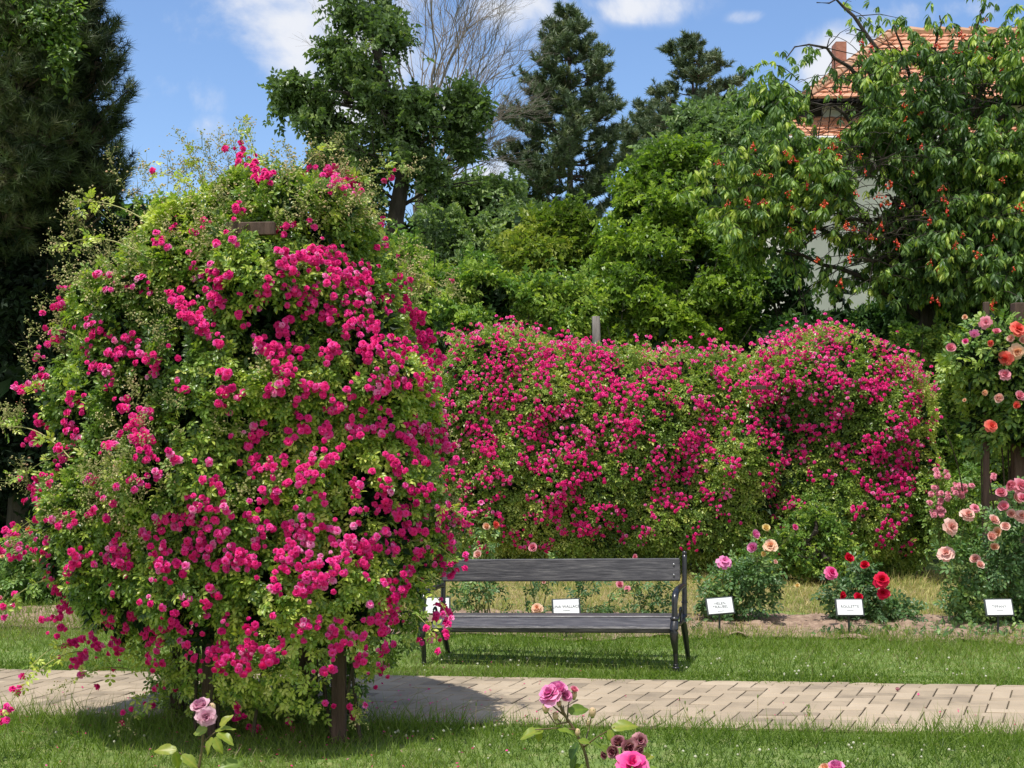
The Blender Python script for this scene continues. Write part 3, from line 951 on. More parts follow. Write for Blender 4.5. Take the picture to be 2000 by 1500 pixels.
def sign(px, pyc, pyb, txt, label, rz=0, roll=0, W=.205, H=.125):
    D = F * EYE / (pyb - HZ); b = at(px, pyb, D); z = at(px, pyc, D)[2]
    root = empty('plant_label', (b[0], b[1], 0), rz)
    tag(root, label, 'sign', 'name signs standing in the rose bed')
    Mx = Matrix.Rotation(roll, 4, 'Y') @ Matrix.Rotation(RAD(-22), 4, 'X')
    def add(g, name, mat):
        o = bpy.data.objects.new(name, g.mesh(name, mat) if isinstance(g, Geo) else g); COL.objects.link(o); o.parent = root
        if not isinstance(g, Geo): o.data.materials.append(mat)
        return o
    g = Geo(); box(g, (0, .03, z * .5 - .02), (.016, .010, z + .02), bevel=.002); add(g, 'stake', MT['plate'])
    g = Geo(); box(g, (0, 0, 0), (W + .026, .010, H + .022), bevel=.004); o = add(g, 'backing_plate', MT['plate']); o.matrix_local = Matrix.Translation((0, .012, z)) @ Mx
    g = Geo(); box(g, (0, -.0085, 0), (W, .006, H), bevel=.001); o2 = add(g, 'card', MT['card']); o2.matrix_local = Matrix.Translation((0, .012, z)) @ Mx
    # clear cover's bright lower corners
    if txt:
        lines = txt.split('|')
        o3 = add(textmesh('\n'.join(lines), .031), 'lettering', MT['ink']); o3.parent = o2
        o3.matrix_local = Matrix.Translation((0, -.0125, .004)) @ Matrix.Rotation(math.pi / 2, 4, 'X')
        g = Geo(); box(g, (0, -.0122, -.028 if len(lines) == 1 else -.045), (.055, .0006, .003)); o4 = bpy.data.objects.new('small_print', g.mesh('small_print', MT['ink'])); COL.objects.link(o4); o4.parent = o2
    return root


sign(1952, 1187, 1243, 'TIFFANY', 'white name sign reading TIFFANY in front of the pale pink rose bush', RAD(-2), RAD(-1))
sign(1660, 1187, 1243, 'ROULETTE', 'white name sign reading ROULETTE in front of the red rose bush', RAD(0), RAD(0))
sign(1407, 1184, 1243, 'HELEN|TRAUBEL', 'slightly tilted white name sign reading HELEN TRAUBEL right of the bench', RAD(4), RAD(-4))
sign(1106, 1187, 1250, 'LINA WALLACE', 'white name sign showing between the backrest and seat of the bench', RAD(2), RAD(-1.5))
sign(852, 1184, 1248, '', 'white name sign half hidden by the left end of the bench', RAD(2), 0)
sign(172, 1168, 1235, '', 'white name sign glimpsed through the left side of the rose arbour', RAD(5), RAD(3))

# ================================================================== ROSE ARBOUR (near)
rng = np.random.default_rng(3)
AD = 6.82
arbor = empty('rose_arbour', at(500, 1430, 6.85) * [1, 1, 0])
tag(arbor, 'dark brown square wooden rose arbour standing at the near edge of the path', 'arbour')


def post(px, pyb, D, pxt=None, h=2.75, w=.075, name='post', parent=arbor, mat='brown_wood'):
    g = Geo(); b = at(px, 1400, D); t = at(pxt or px, 600, D)
    g2 = Geo(); box(g2, (0, 0, 0), (w, w, h + .05), bevel=.005)
    V = g2.V[0].copy(); k = (V[:, 2] + h / 2) / h
    V[:, 0] += b[0] + (t[0] - b[0]) * k * h / 2.6; V[:, 1] += D; V[:, 2] += h / 2
    g2.V[0] = V
    return g2.build(name, MT[mat], parent)


PX = [(662, 6.55), (410, 6.65), (347, 7.15), (597, 7.1)]
for (px, D) in PX: post(px, 1440, D)
for za in (2.60, 2.05, 1.2):
    c = [at(px, 1400, D) for px, D in PX]
    for i in range(4):
        a, b = c[i].copy(), c[(i + 1) % 4].copy(); a[2] = b[2] = za + (.003 * i)
        m = (a + b) / 2; L_ = np.linalg.norm(a - b) + .12
        g = Geo(); box(g, m, (L_, .035, .07), rz=math.atan2(b[1] - a[1], b[0] - a[0]), bevel=.004); g.build('rail', MT['brown_wood'], arbor)
# visible plank high on the front
g = Geo(); a = at(490, 447, 6.22); box(g, a, (.26, .03, .068), rz=RAD(-6), bevel=.004); g.build('top_plank', MT['brown_wood'], arbor)

rose = empty('climbing_rose', at(500, 1430, 6.85) * [1, 1, 0])
tag(rose, 'huge rounded climbing rose full of small magenta blossoms, growing over the near arbour', 'climbing rose')
poly = [(470, 318), (520, 312), (590, 335), (640, 362), (685, 395), (712, 450), (735, 515), (762, 570), (800, 640), (818, 720), (834, 830), (840, 940), (846, 1020), (850, 1070), (830, 1110), (812, 1160), (785, 1210),
        (770, 1260), (745, 1300), (710, 1330), (680, 1365), (620, 1385), (560, 1405), (450, 1405), (380, 1390), (330, 1370), (300, 1335), (255, 1300), (190, 1270), (150, 1220), (120, 1150), (60, 1110), (30, 1060), (60, 1010), (60, 930), (65, 850), (75, 760),
        (105, 680), (140, 600), (180, 545), (215, 480), (240, 440), (300, 430), (370, 390), (425, 345)]
# the widest section stands a little nearer than the middle of the bush
poly = [(1000 - (1000 - x) * .95, HZ - (HZ - y) * .965) for x, y in poly]
bl = Blob(poly, AD, .74, 1.05, seed=31, amp=.05, freq=8)
ax, az = rose.location.x, rose.location.z
g = Geo()
P, n = bl.sample(46000, rng, depth=.13, front=.68)
hole = waves(P, 11, 55)
keep = (hole > -.80)
low = P[:, 2] < .62
keep &= ~(low & (rng.random(len(P)) < .80)) & ~((P[:, 2] < .30) & (rng.random(len(P)) < .6))
P, n = P[keep], n[keep]
sx_, sy_ = 1000 + P[:, 0] / P[:, 1] * F, HZ - (P[:, 2] - EYE) / P[:, 1] * F
k = ~((sy_ > 1275) & (P[:, 1] < 6.9) & ((np.abs(sx_ - 662) < 34) | (np.abs(sx_ - 400) < 26)) & (rng.random(len(P)) < .9)); P, n = P[k], n[k]
foliage(g, P, n, rng, CL, .077, .45, .20, droop=.3)
mask = rng.uniform(0, 1, (2600, 2)); X_ = 300 + mask[:, 0] * 400; Y_ = 1290 + mask[:, 1] * 130; Dd = rng.uniform(6.75, 7.4, 2600)
P = np.stack([(X_ - 1000) / F * Dd, Dd, EYE - (Y_ - HZ) / F * Dd], -1); P = P[(P[:, 2] > .02) & (waves(P, 9, 66) > -.1)]
foliage(g, P, unit(rng.normal(size=P.shape) + [0, -.5, .2]), rng, CL, .075, .40, .15)
g.build('foliage', MT['rose_leaf'], rose)
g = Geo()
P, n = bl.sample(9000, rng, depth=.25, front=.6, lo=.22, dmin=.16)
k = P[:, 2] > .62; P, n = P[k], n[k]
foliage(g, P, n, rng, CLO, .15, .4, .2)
g.build('inner_foliage', MT['core_shade_leaf'], rose)
# canes
g = Geo()
for i in range(13):
    px, D = PX[rng.integers(0, 4)]; b = at(px + rng.normal() * 25, 1430, D + rng.normal() * .06); b[2] = 0
    t = b + np.array([rng.normal() * .14, rng.normal() * .14, rng.uniform(.7, 1.3)])
    tube(g, curve(b, t, rng.normal(size=3) * .04, 7), np.linspace(.011, .005, 7), 5)
g.build('cane', MT['cane'], rose)

CLU = """500 345 10;530 365 8;640 370 10;675 400 10;560 440 5;400 450 4;330 500 5;290 560 5;240 560 3;380 520 4;470 420 4;340 580 4;480 320 6;515 350 8;470 300 3;600 330 3;650 345 6;665 375 11;640 400 7;690 385 5;775 335 1;345 455 1;325 440 2;315 395 1;295 340 1;745 435 2;730 490 3;610 440 1;480 495 2;435 505 1;
620 500 10;560 530 13;610 520 10;650 510 12;700 530 6;545 510 8;740 490 4;780 560 4;790 600 8;820 620 10;750 590 6;700 560 8;640 560 10;520 580 8;430 550 5;415 575 4;375 620 12;400 650 12;365 600 6;430 680 3;
560 640 10;520 690 12;545 730 8;600 600 12;640 620 10;680 650 10;720 640 8;580 690 8;640 690 10;700 700 10;740 720 10;760 680 8;800 690 6;830 660 8;820 720 10;850 700 8;780 750 8;730 760 6;840 760 10;860 800 9;
620 760 6;590 770 5;540 770 8;660 800 5;640 840 4;590 830 3;700 840 12;740 830 8;780 860 8;830 860 10;850 830 8;720 780 6;680 790 5;135 600 8;150 580 4;120 655 6;95 670 3;200 640 8;190 660 6;240 660 3;220 690 5;
150 680 4;110 750 5;80 700 2;85 760 3;180 720 8;210 740 4;265 700 3;300 715 4;290 735 3;365 760 4;150 790 6;85 830 4;75 860 8;100 900 12;130 830 5;145 850 3;60 760 3;240 790 6;270 830 12;280 860 6;225 880 2;
75 950 6;90 975 5;210 960 1;290 940 5;350 900 6;320 890 4;480 870 3;500 920 4;490 900 3;545 900 3;605 910 8;590 930 8;640 900 3;580 800 2;450 860 1;510 970 2;380 990 2;380 1010 2;340 1020 5;310 1010 3;205 1010 2;165 1010 2;
20 1060 6;35 1040 3;50 1080 6;95 1070 8;180 1075 10;230 1080 10;250 1100 8;330 1100 14;320 1080 8;375 1080 6;400 1090 4;370 1100 5;390 1050 4;425 1070 3;350 1165 2;410 1165 1;470 1090 8;490 1100 8;460 1080 5;545 1100 6;560 1090 5;
590 1060 8;585 1080 8;575 1100 5;620 1125 14;590 1145 10;650 1110 5;650 1040 8;690 1060 10;660 1080 8;700 1090 6;730 1070 5;600 1025 5;520 1040 6;500 1060 5;560 1050 4;760 1050 8;800 1040 8;780 1000 10;830 1000 8;850 1030 6;
700 1000 3;740 960 8;690 945 3;750 900 8;760 930 6;800 900 5;120 1150 12;130 1180 8;105 1130 5;10 1180 3;8 1210 2;110 1205 3;120 1235 4;140 1250 4;165 1255 3;175 1280 5;160 1290 4;135 1300 2;210 1250 12;240 1255 10;280 1250 6;
220 1215 3;250 1215 3;155 1325 1;305 1260 2;360 1190 2;400 1200 2;365 1215 4;390 1220 2;335 1225 2;440 1220 3;430 1270 8;480 1275 12;500 1250 10;450 1280 8;530 1260 4;550 1240 2;560 1205 2;590 1210 3;610 1215 3;640 1220 8;650 1250 8;
690 1265 6;620 1280 5;680 1230 4;720 1200 12;700 1250 5;740 1180 8;750 1150 5;790 1120 5;770 1150 4;800 1080 5;860 1090 6;880 1050 5;870 1120 3;870 1200 4;850 1240 3;740 1250 3;730 1220 4;475 1375 2;465 1395 2;495 1390 2;510 1420 3;
570 1405 1;330 1340 3;280 1370 1;260 1395 1;635 1325 1;700 1385 2;750 1305 2;735 1330 1;450 970 1;420 940 1;560 960 2;610 980 2;250 980 1;480 1010 2;640 980 2;870 980 4;880 900 4;865 870 6"""
clusters = [tuple(float(v) for v in c.split()) for c in CLU.replace('\n', '').split(';') if c.strip()]
clusters += [(rng.uniform(90, 860), rng.uniform(560, 1290), rng.integers(1, 5)) for _ in range(110)] + [(rng.uniform(430, 860), rng.uniform(480, 1150), rng.integers(2, 8)) for _ in range(45)]
P, n = cluster_points(bl, clusters, rng, px2=1.55, off=.06)
k = bl.dist(P[:, 0], P[:, 2]) > -.30; P, n = P[k], n[k]
blossoms(rose, P, n, rng, .0315, None)

# sprays of spent buds
SPR = [budspray(60 + i) for i in range(5)]
g = Geo(); P, dd = [], []
area = [(310, 345, 60, 25, 14), (430, 320, 60, 25, 13), (480, 290, 30, 15, 4), (610, 320, 50, 20, 9), (700, 350, 40, 25, 10), (690, 430, 35, 40, 16), (800, 520, 30, 30, 8), (840, 570, 30, 25, 8), (250, 500, 90, 60, 32), (380, 440, 90, 50, 20),
        (200, 590, 70, 40, 20), (400, 480, 60, 40, 9), (160, 430, 30, 20, 5), (120, 480, 20, 15, 4), (110, 650, 30, 40, 12), (70, 740, 20, 30, 6), (35, 820, 15, 20, 6), (45, 930, 15, 25, 5), (250, 950, 80, 60, 34),
        (200, 1000, 70, 40, 18), (300, 800, 60, 40, 12), (880, 1000, 25, 60, 10), (640, 440, 50, 30, 10), (560, 400, 60, 40, 14), (450, 370, 50, 30, 10), (330, 650, 70, 40, 10), (450, 800, 80, 60, 10), (60, 1060, 30, 20, 6), (560, 1000, 100, 60, 8)]
for (px, py, sx, sy, k) in area:
    for _ in range(k):
        p, nn = bl.proj(px + rng.normal() * sx * .7, py + rng.normal() * sy * .7)
        d = unit(nn * .8 + np.array([0, -.1, .75]) + rng.normal(size=3) * .35)
        P.append(p - d * .07); dd.append(d)
P = np.array(P); dd = np.array(dd); k = rng.integers(0, 5, len(P))
B = frames(dd, rng.normal(size=dd.shape))
for i in range(5): m = k == i; g.scatter(SPR[i], P[m], B[m], .20 * rng.uniform(.7, 1.25, m.sum()), rng.normal(size=m.sum()) * .08)
o = g.build('bud_sprays', MT['bud'], rose); o['kind'] = 'stuff'

# long arching shoots reaching out of the bush, with leaves and blossom at the tip
gl_ = Geo(); Pb, nb_ = [], []
for (x0, y0, x1, y1, D1, bend, nf) in [(150, 900, 15, 835, 6.7, .06, 0), (250, 850, 25, 940, 6.6, .05, 1), (180, 1020, 15, 1050, 6.5, .08, 4), (180, 1270, 5, 1395, 6.2, .10, 9), (150, 1260, 30, 1345, 6.3, .08, 5), (300, 520, 110, 485, 6.7, .08, 0),
                                      (330, 470, 150, 395, 6.8, .06, 0), (420, 400, 293, 338, 6.8, .05, 1), (510, 370, 480, 248, 6.9, .03, 0), (640, 380, 775, 335, 6.8, .03, 2), (700, 420, 800, 560, 6.7, .06, 1), (760, 540, 865, 560, 6.7, .03, 1),
                                      (800, 1000, 905, 1010, 6.6, .05, 6), (800, 1060, 895, 1100, 6.6, .05, 5), (780, 1120, 880, 1215, 6.5, .08, 6), (760, 1180, 850, 1245, 6.4, .05, 5), (180, 690, 95, 640, 6.7, .04, 3), (170, 800, 60, 760, 6.6, .05, 3),
                                      (260, 1300, 155, 1325, 6.5, .03, 1), (700, 1340, 700, 1390, 6.4, .02, 2), (300, 1350, 258, 1395, 6.5, .03, 1), (150, 1130, 5, 1190, 6.5, .07, 4), (560, 350, 640, 285, 6.9, .03, 0), (400, 380, 370, 300, 6.9, .03, 0)]:
    gs = Geo(); a, _ = bl.proj(x0, y0); b = at(x1, y1, D1)
    c = curve(a, b, (0, 0, bend), 9); tube(gs, c, np.linspace(.004, .0018, 9), 4)
    m = 14; t = rng.integers(2, 9, m); Q = c[t] + rng.normal(size=(m, 3)) * .015
    foliage(gl_, Q, unit(rng.normal(size=(m, 3)) + [0, -.4, .6]), rng, CL, .075, .62, .12)
    for _ in range(nf): q = b + rng.normal(size=3) * [.045, .045, .04]; Pb.append(q); nb_.append(unit(rng.normal(size=3) * .5 + [0, -.5, .6]))
    if nf < 3: gs.scatter(SPR[1], c[-2:-1], frames(unit(c[-1:] - c[-2:-1]), np.array([[0, 0, 1.]])), .2, .0)
    gs.build('shoot', MT['bud'], rose)
gl_.build('shoot_leaves', MT['rose_leaf'], rose)
g = Geo(); Pb = np.array(Pb); g.scatter(pompon(50), Pb, zframes(np.array(nb_), rng=rng), .033, .55 + rng.normal(size=len(Pb)) * .15)
o = g.build('shoot_blossoms', MT['magenta'], rose); o['kind'] = 'stuff'

# ================================================================== ROSE HEDGE (far)
rng = np.random.default_rng(4)
HD = 13.9


def hedge_rose(label, poly, dens, nbl, seed, ry=.75):
    b = at(sum(p[0] for p in poly) / len(poly), 1120, HD); root = empty('climbing_rose', (b[0], b[1], 0)); tag(root, label, 'climbing rose')
    bl = Blob(poly, HD, ry, .9, seed=seed, amp=.05, freq=5.5)
    g = Geo(); P, n = bl.sample(dens, rng, depth=.12, front=.74)
    low = P[:, 2] < .22; kk = ~(low & (rng.random(len(P)) < .5)); P, n = P[kk], n[kk]
    foliage(g, P, n, rng, CLO, .105, .5, .18); g.build('foliage', MT['hedge_leaf'], root)
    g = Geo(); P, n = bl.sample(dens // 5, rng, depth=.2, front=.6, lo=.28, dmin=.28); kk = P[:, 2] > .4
    foliage(g, P[kk], n[kk], rng, CLO, .26, .4, .2); g.build('inner_foliage', MT['core_shade_leaf'], root)
    g = Geo()
    x0, x1 = bl.P[:, 0].min() + .3, bl.P[:, 0].max() - .3
    for i in range(int((x1 - x0) * 7)):
        x = rng.uniform(x0, x1); q = np.array([x, HD + rng.normal() * .2, 0]); tube(g, curve(q, q + [rng.normal() * .3, rng.normal() * .1, rng.uniform(.6, 1.3)], rng.normal(size=3) * .08, 6), np.linspace(.014, .006, 6), 5)
    g.build('cane', MT['cane'], root)
    # clustered blossoms: more towards the top, in drooping trusses
    lo_, hi = bl.P.min(0), bl.P.max(0); X, Y = [], []; cnt = 0
    C = rng.uniform([lo_[0], max(.3, lo_[1])], [hi[0], hi[1] + .05], size=(9000, 2))
    C = C[bl.dist(C[:, 0], C[:, 1]) > -.02]
    dn = waves(np.stack([C[:, 0], C[:, 0] * 0, C[:, 1]], -1), 3.4, seed + 7); top = (C[:, 1] - .5) / (hi[1] - .5)
    C = C[rng.random(len(C)) < np.clip(.26 + .50 * top + .12 * dn, .08, 1)]
    for x, z in C:
        if cnt > nbl: break
        k = int(rng.integers(2, 22)); px = 1000 + x / HD * F; py = HZ - (z - EYE) / HD * F
        sx, sy = rng.uniform(2.4, 4) * math.sqrt(k), rng.uniform(1.7, 3) * math.sqrt(k); sl = rng.normal() * .4
        a = rng.normal(size=k) * sx * .8; X.append(px + a); Y.append(py + rng.normal(size=k) * sy * .8 + a * sl); cnt += k
    P, n = bl.projv(np.concatenate(X), np.concatenate(Y))
    n = unit(n + np.array([0, -.3, .3]) + rng.normal(size=P.shape) * .35); P = P + n * rng.uniform(.02, .12, len(P))[:, None]
    blossoms(root, P, n, rng, .032, None, toneseed=seed)
    # short flowering shoots break up the top line
    g = Geo(); E = []
    for i in range(150):
        x = rng.uniform(lo_[0] + .1, hi[0] - .1); zz = np.linspace(hi[1] + .05, .8, 60); d = bl.dist(np.full(60, x), zz); j = np.argmax(d > 0)
        q = np.array([x, HD + rng.normal() * .35, zz[j] - .1]); e = q + [rng.normal() * .12, rng.normal() * .1, rng.uniform(.10, .24)]
        for _ in range(rng.integers(1, 6)): E.append(e + rng.normal(size=3) * [.06, .06, .05])
        tube(g, curve(q, e, rng.normal(size=3) * .02, 4), .003, 3)
        foliage(g, curve(q, e, n=5), unit(rng.normal(size=(5, 3)) + [0, -.4, .5]), rng, CLO, .09, .6, .12)
    g.build('top_shoots', MT['hedge_leaf'], root)
    g = Geo(); E = np.array(E); g.scatter(pompon(60), E, zframes(np.tile([0, -.5, .8], (len(E), 1)) + rng.normal(size=E.shape) * .3, rng=rng), .034, .6 + rng.normal(size=len(E)) * .15)
    g.build('top_blossoms', MT['magenta'], root)['kind'] = 'stuff'
    return bl


hedge_rose('long low climbing rose covered in crimson pink clusters behind the bench',
           [(868, 720), (890, 668), (950, 662), (1000, 650), (1060, 660), (1110, 682), (1150, 692), (1210, 690), (1260, 698), (1310, 694), (1350, 690), (1390, 694), (1450, 696), (1500, 690), (1530, 720), (1545, 900), (1540, 1060), (1500, 1115), (1300, 1120), (1250, 1110), (1100, 1110), (1020, 1105), (900, 1105), (850, 1090), (835, 1000), (835, 850)], 31000, 3900, 41)
hedge_rose('taller domed climbing rose with crimson pink clusters at the right end of the hedge',
           [(1485, 735), (1500, 688), (1560, 662), (1620, 657), (1690, 672), (1730, 700), (1770, 730), (1800, 760), (1818, 830), (1820, 930), (1805, 1040), (1800, 1110), (1720, 1130), (1560, 1125), (1500, 1060), (1480, 900)], 18000, 2000, 43, .8)

# trellis timbers that carry the hedge roses
tr = empty('rose_trellis', at(1350, 1110, HD) * [1, 1, 0]); tag(tr, 'dark brown low timber trellis carrying the rose hedge, mostly buried in leaves', 'trellis')
for px in (880, 1050, 1220, 1372, 1500, 1650, 1800):
    g = Geo(); b = at(px, 1100, HD - .1); b[2] = .9; box(g, b, (.06, .06, 1.8), bevel=.004); g.build('post', MT['brown_wood'], tr)
for z_, y_ in ((.75, -.1), (1.9, -.1)):
    g = Geo(); b = at(1340, 1100, HD + y_); b[2] = z_; box(g, b, (5.6, .03, .06), bevel=.004); g.build('rail', MT['brown_wood'], tr)
g = Geo(); b = at(1482, 757, HD - .75); box(g, b, (.16, .03, .045), rz=.05, bevel=.003); g.build('rail', MT['brown_wood'], tr)

# weathered round post above the hedge
g = Geo(); D = 15.2; a = at(1166, 1050, D); a[2] = 0; tpt = at(1164, 618, D)
pts = curve(a, tpt, (.02, 0, 0), 8); tube(g, pts, np.linspace(.062, .052, 8), 10)
V = g.V[0]; V += (waves(V, 12, 2) * .006)[:, None]
tag(g.build('wooden_post', MT['grey_post'], smooth=True), 'weathered grey wooden post rising above the middle of the rose hedge', 'post')

# ================================================================== TREES
def nearest_on(pts, q):
    d = np.linalg.norm(pts - q, axis=1); ok = pts[:, 2] < q[2] + .2
    d = np.where(ok, d, 1e6); return pts[int(np.argmin(d))] if ok.any() else pts[-1]


def dense(pts, k=6):
    t = np.linspace(0, len(pts) - 1, len(pts) * k); i = np.minimum(t.astype(int), len(pts) - 2); f = (t - i)[:, None]
    return pts[i] * (1 - f) + pts[i + 1] * f


def leafy(name, label, cat, trunk, r0, clumps, N, size, mat, seed, tpls=None, tone=.48, tv=.16, bark='bark', depth=.28, group=None, core=0, limbs=True, cf=1.2, kw=None, holes=None):
    """trunk: list of (px,py,D) from the ground up; clumps: (px,py,rx,ry,D) masses of leaves carried by limbs"""
    rng = np.random.default_rng(seed)
    T_ = np.array([at(*p) for p in trunk]); T_[0, 2] = 0
    root = empty(name, (T_[0, 0], T_[0, 1], 0)); tag(root, label, cat, group)
    TD = dense(T_)
    g = Geo(); tube(g, TD, np.linspace(r0, r0 * .35, len(TD)), 9)
    g.build('trunk', MT[bark], root)
    if limbs:
        g = Geo()
        for c in clumps:
            q = at(c[0], c[1] + c[3] * .3, c[4]); a = nearest_on(TD, q - [0, 0, .4 * np.linalg.norm(q[:2] - TD[0][:2])])
            L_ = np.linalg.norm(q - a)
            cc = curve(a, q, (0, 0, .10 * L_), 7, .03 * L_, rng); rr = r0 * .28 * min(1, .35 + L_ / 6)
            tube(g, cc, np.linspace(rr, rr * .35, 7), 6)
            R_ = (c[2] + c[3]) / 2 / F * c[4]
            for k in range(6):
                e = q + rng.normal(size=3) * R_ * .6
                tube(g, curve(cc[rng.integers(3, 7)], e, rng.normal(size=3) * R_ * .1, 5), np.linspace(rr * .35, rr * .08, 5), 4)
        g.build('limb', MT[bark], root)
    g = Geo(); P, n = ellips(clumps, N, rng, depth)
    if holes is not None: m = waves(P, holes[0], seed + 3) > holes[1]; P, n = P[m], n[m]
    m = P[:, 2] > .15; P, n = P[m], n[m]
    foliage(g, P, n, rng, tpls or [leaflet(1, .5), leaflet(1, .42, .08, .2)], size, tone, tv, seed=seed, cf=cf, **(kw or {}))
    g.build('crown', MT[mat], root)
    if core:
        g = Geo(); sm = [(c[0], c[1], c[2] * .68, c[3] * .68, c[4]) for c in clumps]; P, n = ellips(sm, core, rng, .5)
        m = P[:, 2] > .3; P, n = P[m], n[m]
        foliage(g, P, n, rng, [leaflet_lo(1, .6)], size * 1.1, .45, .2); g.build('inner_crown', MT['core_shade_leaf'], root)
    return root


TL = [leaflet(1, .5), leaflet(1, .44, .08, .2), leaflet_lo(1, .6)]
sprig = [join([(rotz(leaflet_lo(.42, .24)[0], a) + [0, y, 0], leaflet_lo()[1], np.full(4, t)) for a, y, t in ((1.1, .1, .03), (-1.1, .2, -.04), (.9, .38, 0), (-.9, .48, .05), (.1, .58, .02))]),
         join([(roty(rotz(leaflet_lo(.45, .26)[0], a), b) + [0, y, 0], leaflet_lo()[1], np.full(4, t)) for a, y, b, t in ((1.3, .05, .3, .03), (-1.0, .15, -.4, -.04), (.7, .35, .5, 0), (-.8, .45, -.2, .05), (0, .55, .2, .02))])]

# tall deciduous tree behind the arbour
leafy('deciduous_tree', 'tall dark green leafy tree with ragged open crown above the rose arbour', 'tree',
      [(765, 900, 22), (768, 600, 22), (772, 430, 22), (790, 330, 22), (770, 240, 22), (740, 120, 22), (720, 20, 22)], .20,
      [(700, 20, 60, 50, 22), (730, 90, 65, 55, 21.6), (660, 100, 35, 25, 22), (700, 150, 60, 45, 22.4), (770, 60, 40, 40, 22.4), (670, 190, 35, 25, 21.7), (745, 200, 60, 50, 21.5), (575, 165, 40, 22, 21.8), (620, 190, 55, 35, 22), (560, 210, 38, 30, 22.2), (590, 245, 45, 25, 21.6),
       (650, 250, 60, 45, 22.5), (710, 280, 75, 55, 21.4), (780, 190, 45, 35, 22), (820, 215, 50, 40, 21.6), (800, 290, 45, 45, 22.3), (680, 340, 70, 50, 21.8), (900, 200, 35, 30, 22), (930, 215, 30, 30, 21.8), (900, 250, 45, 25, 22.3), (910, 300, 35, 40, 22),
       (850, 330, 35, 30, 21.8), (920, 350, 20, 40, 22), (740, 380, 60, 45, 22.6), (820, 380, 35, 40, 22), (840, 440, 30, 45, 22), (640, 310, 40, 35, 22), (760, 440, 35, 45, 22.6), (700, 420, 45, 50, 22.4), (540, 175, 15, 8, 22), (800, 500, 45, 50, 22.3)],
      11500, .25, 'tree_leaf', 101, sprig, .52, .17, cf=1.4, depth=.45, core=0, holes=(3.4, -.5))

# bare tree behind it
def bare(label, base, spread, seed):
    rng = np.random.default_rng(seed); b = at(*base); b[2] = 0; root = empty('bare_tree', b); tag(root, label, 'tree')
    g, g2 = Geo(), Geo(); fork = at(815, 400, 25)
    tube(g, curve(b, fork, (.2, 0, 0), 8), np.linspace(.17, .10, 8), 8); g.build('trunk', MT['pale_bark'], root)
    def grow(p, d, L_, r, k):
        q = p + d * L_; c = curve(p, q, rng.normal(size=3) * L_ * .06 + [0, 0, L_ * .03], 4); tube(g2, c, np.linspace(r, r * .6, 4), 4, caps=False)
        if k == 0: return
        m = 3 if k > 2 else (3 if rng.random() < .6 else 2)
        for _ in range(m):
            f = rng.uniform(.35, 1); st = c[1] * (1 - f) + c[3] * f if _ else c[3]
            dd = unit(d + rng.normal(size=3) * [.36, .30, .26] + [0.02, 0, .07]); grow(st, dd, L_ * rng.uniform(.62, .86), r * .56, k - 1)
    for px, py in spread:
        t = at(px, py, 25 + rng.normal() * .6); d = unit(t - fork); L_ = np.linalg.norm(t - fork); grow(fork, d, L_ * .42, .055, 6)
    g2.build('branches', MT['pale_bark'], root)


bare('leafless pale tree with fine fan shaped twigs behind the tall leafy tree', (805, 900, 25), [(800, 20), (850, 10), (900, 40), (960, 100), (970, 180), (960, 260), (930, 330)], 7)

# pines
TU = [tuft(i, 46, 1.0, .013, 75, .55) for i in range(4)]
TUF = [tuft(10 + i, 34, 1.0, .045, 82, .55) for i in range(4)]


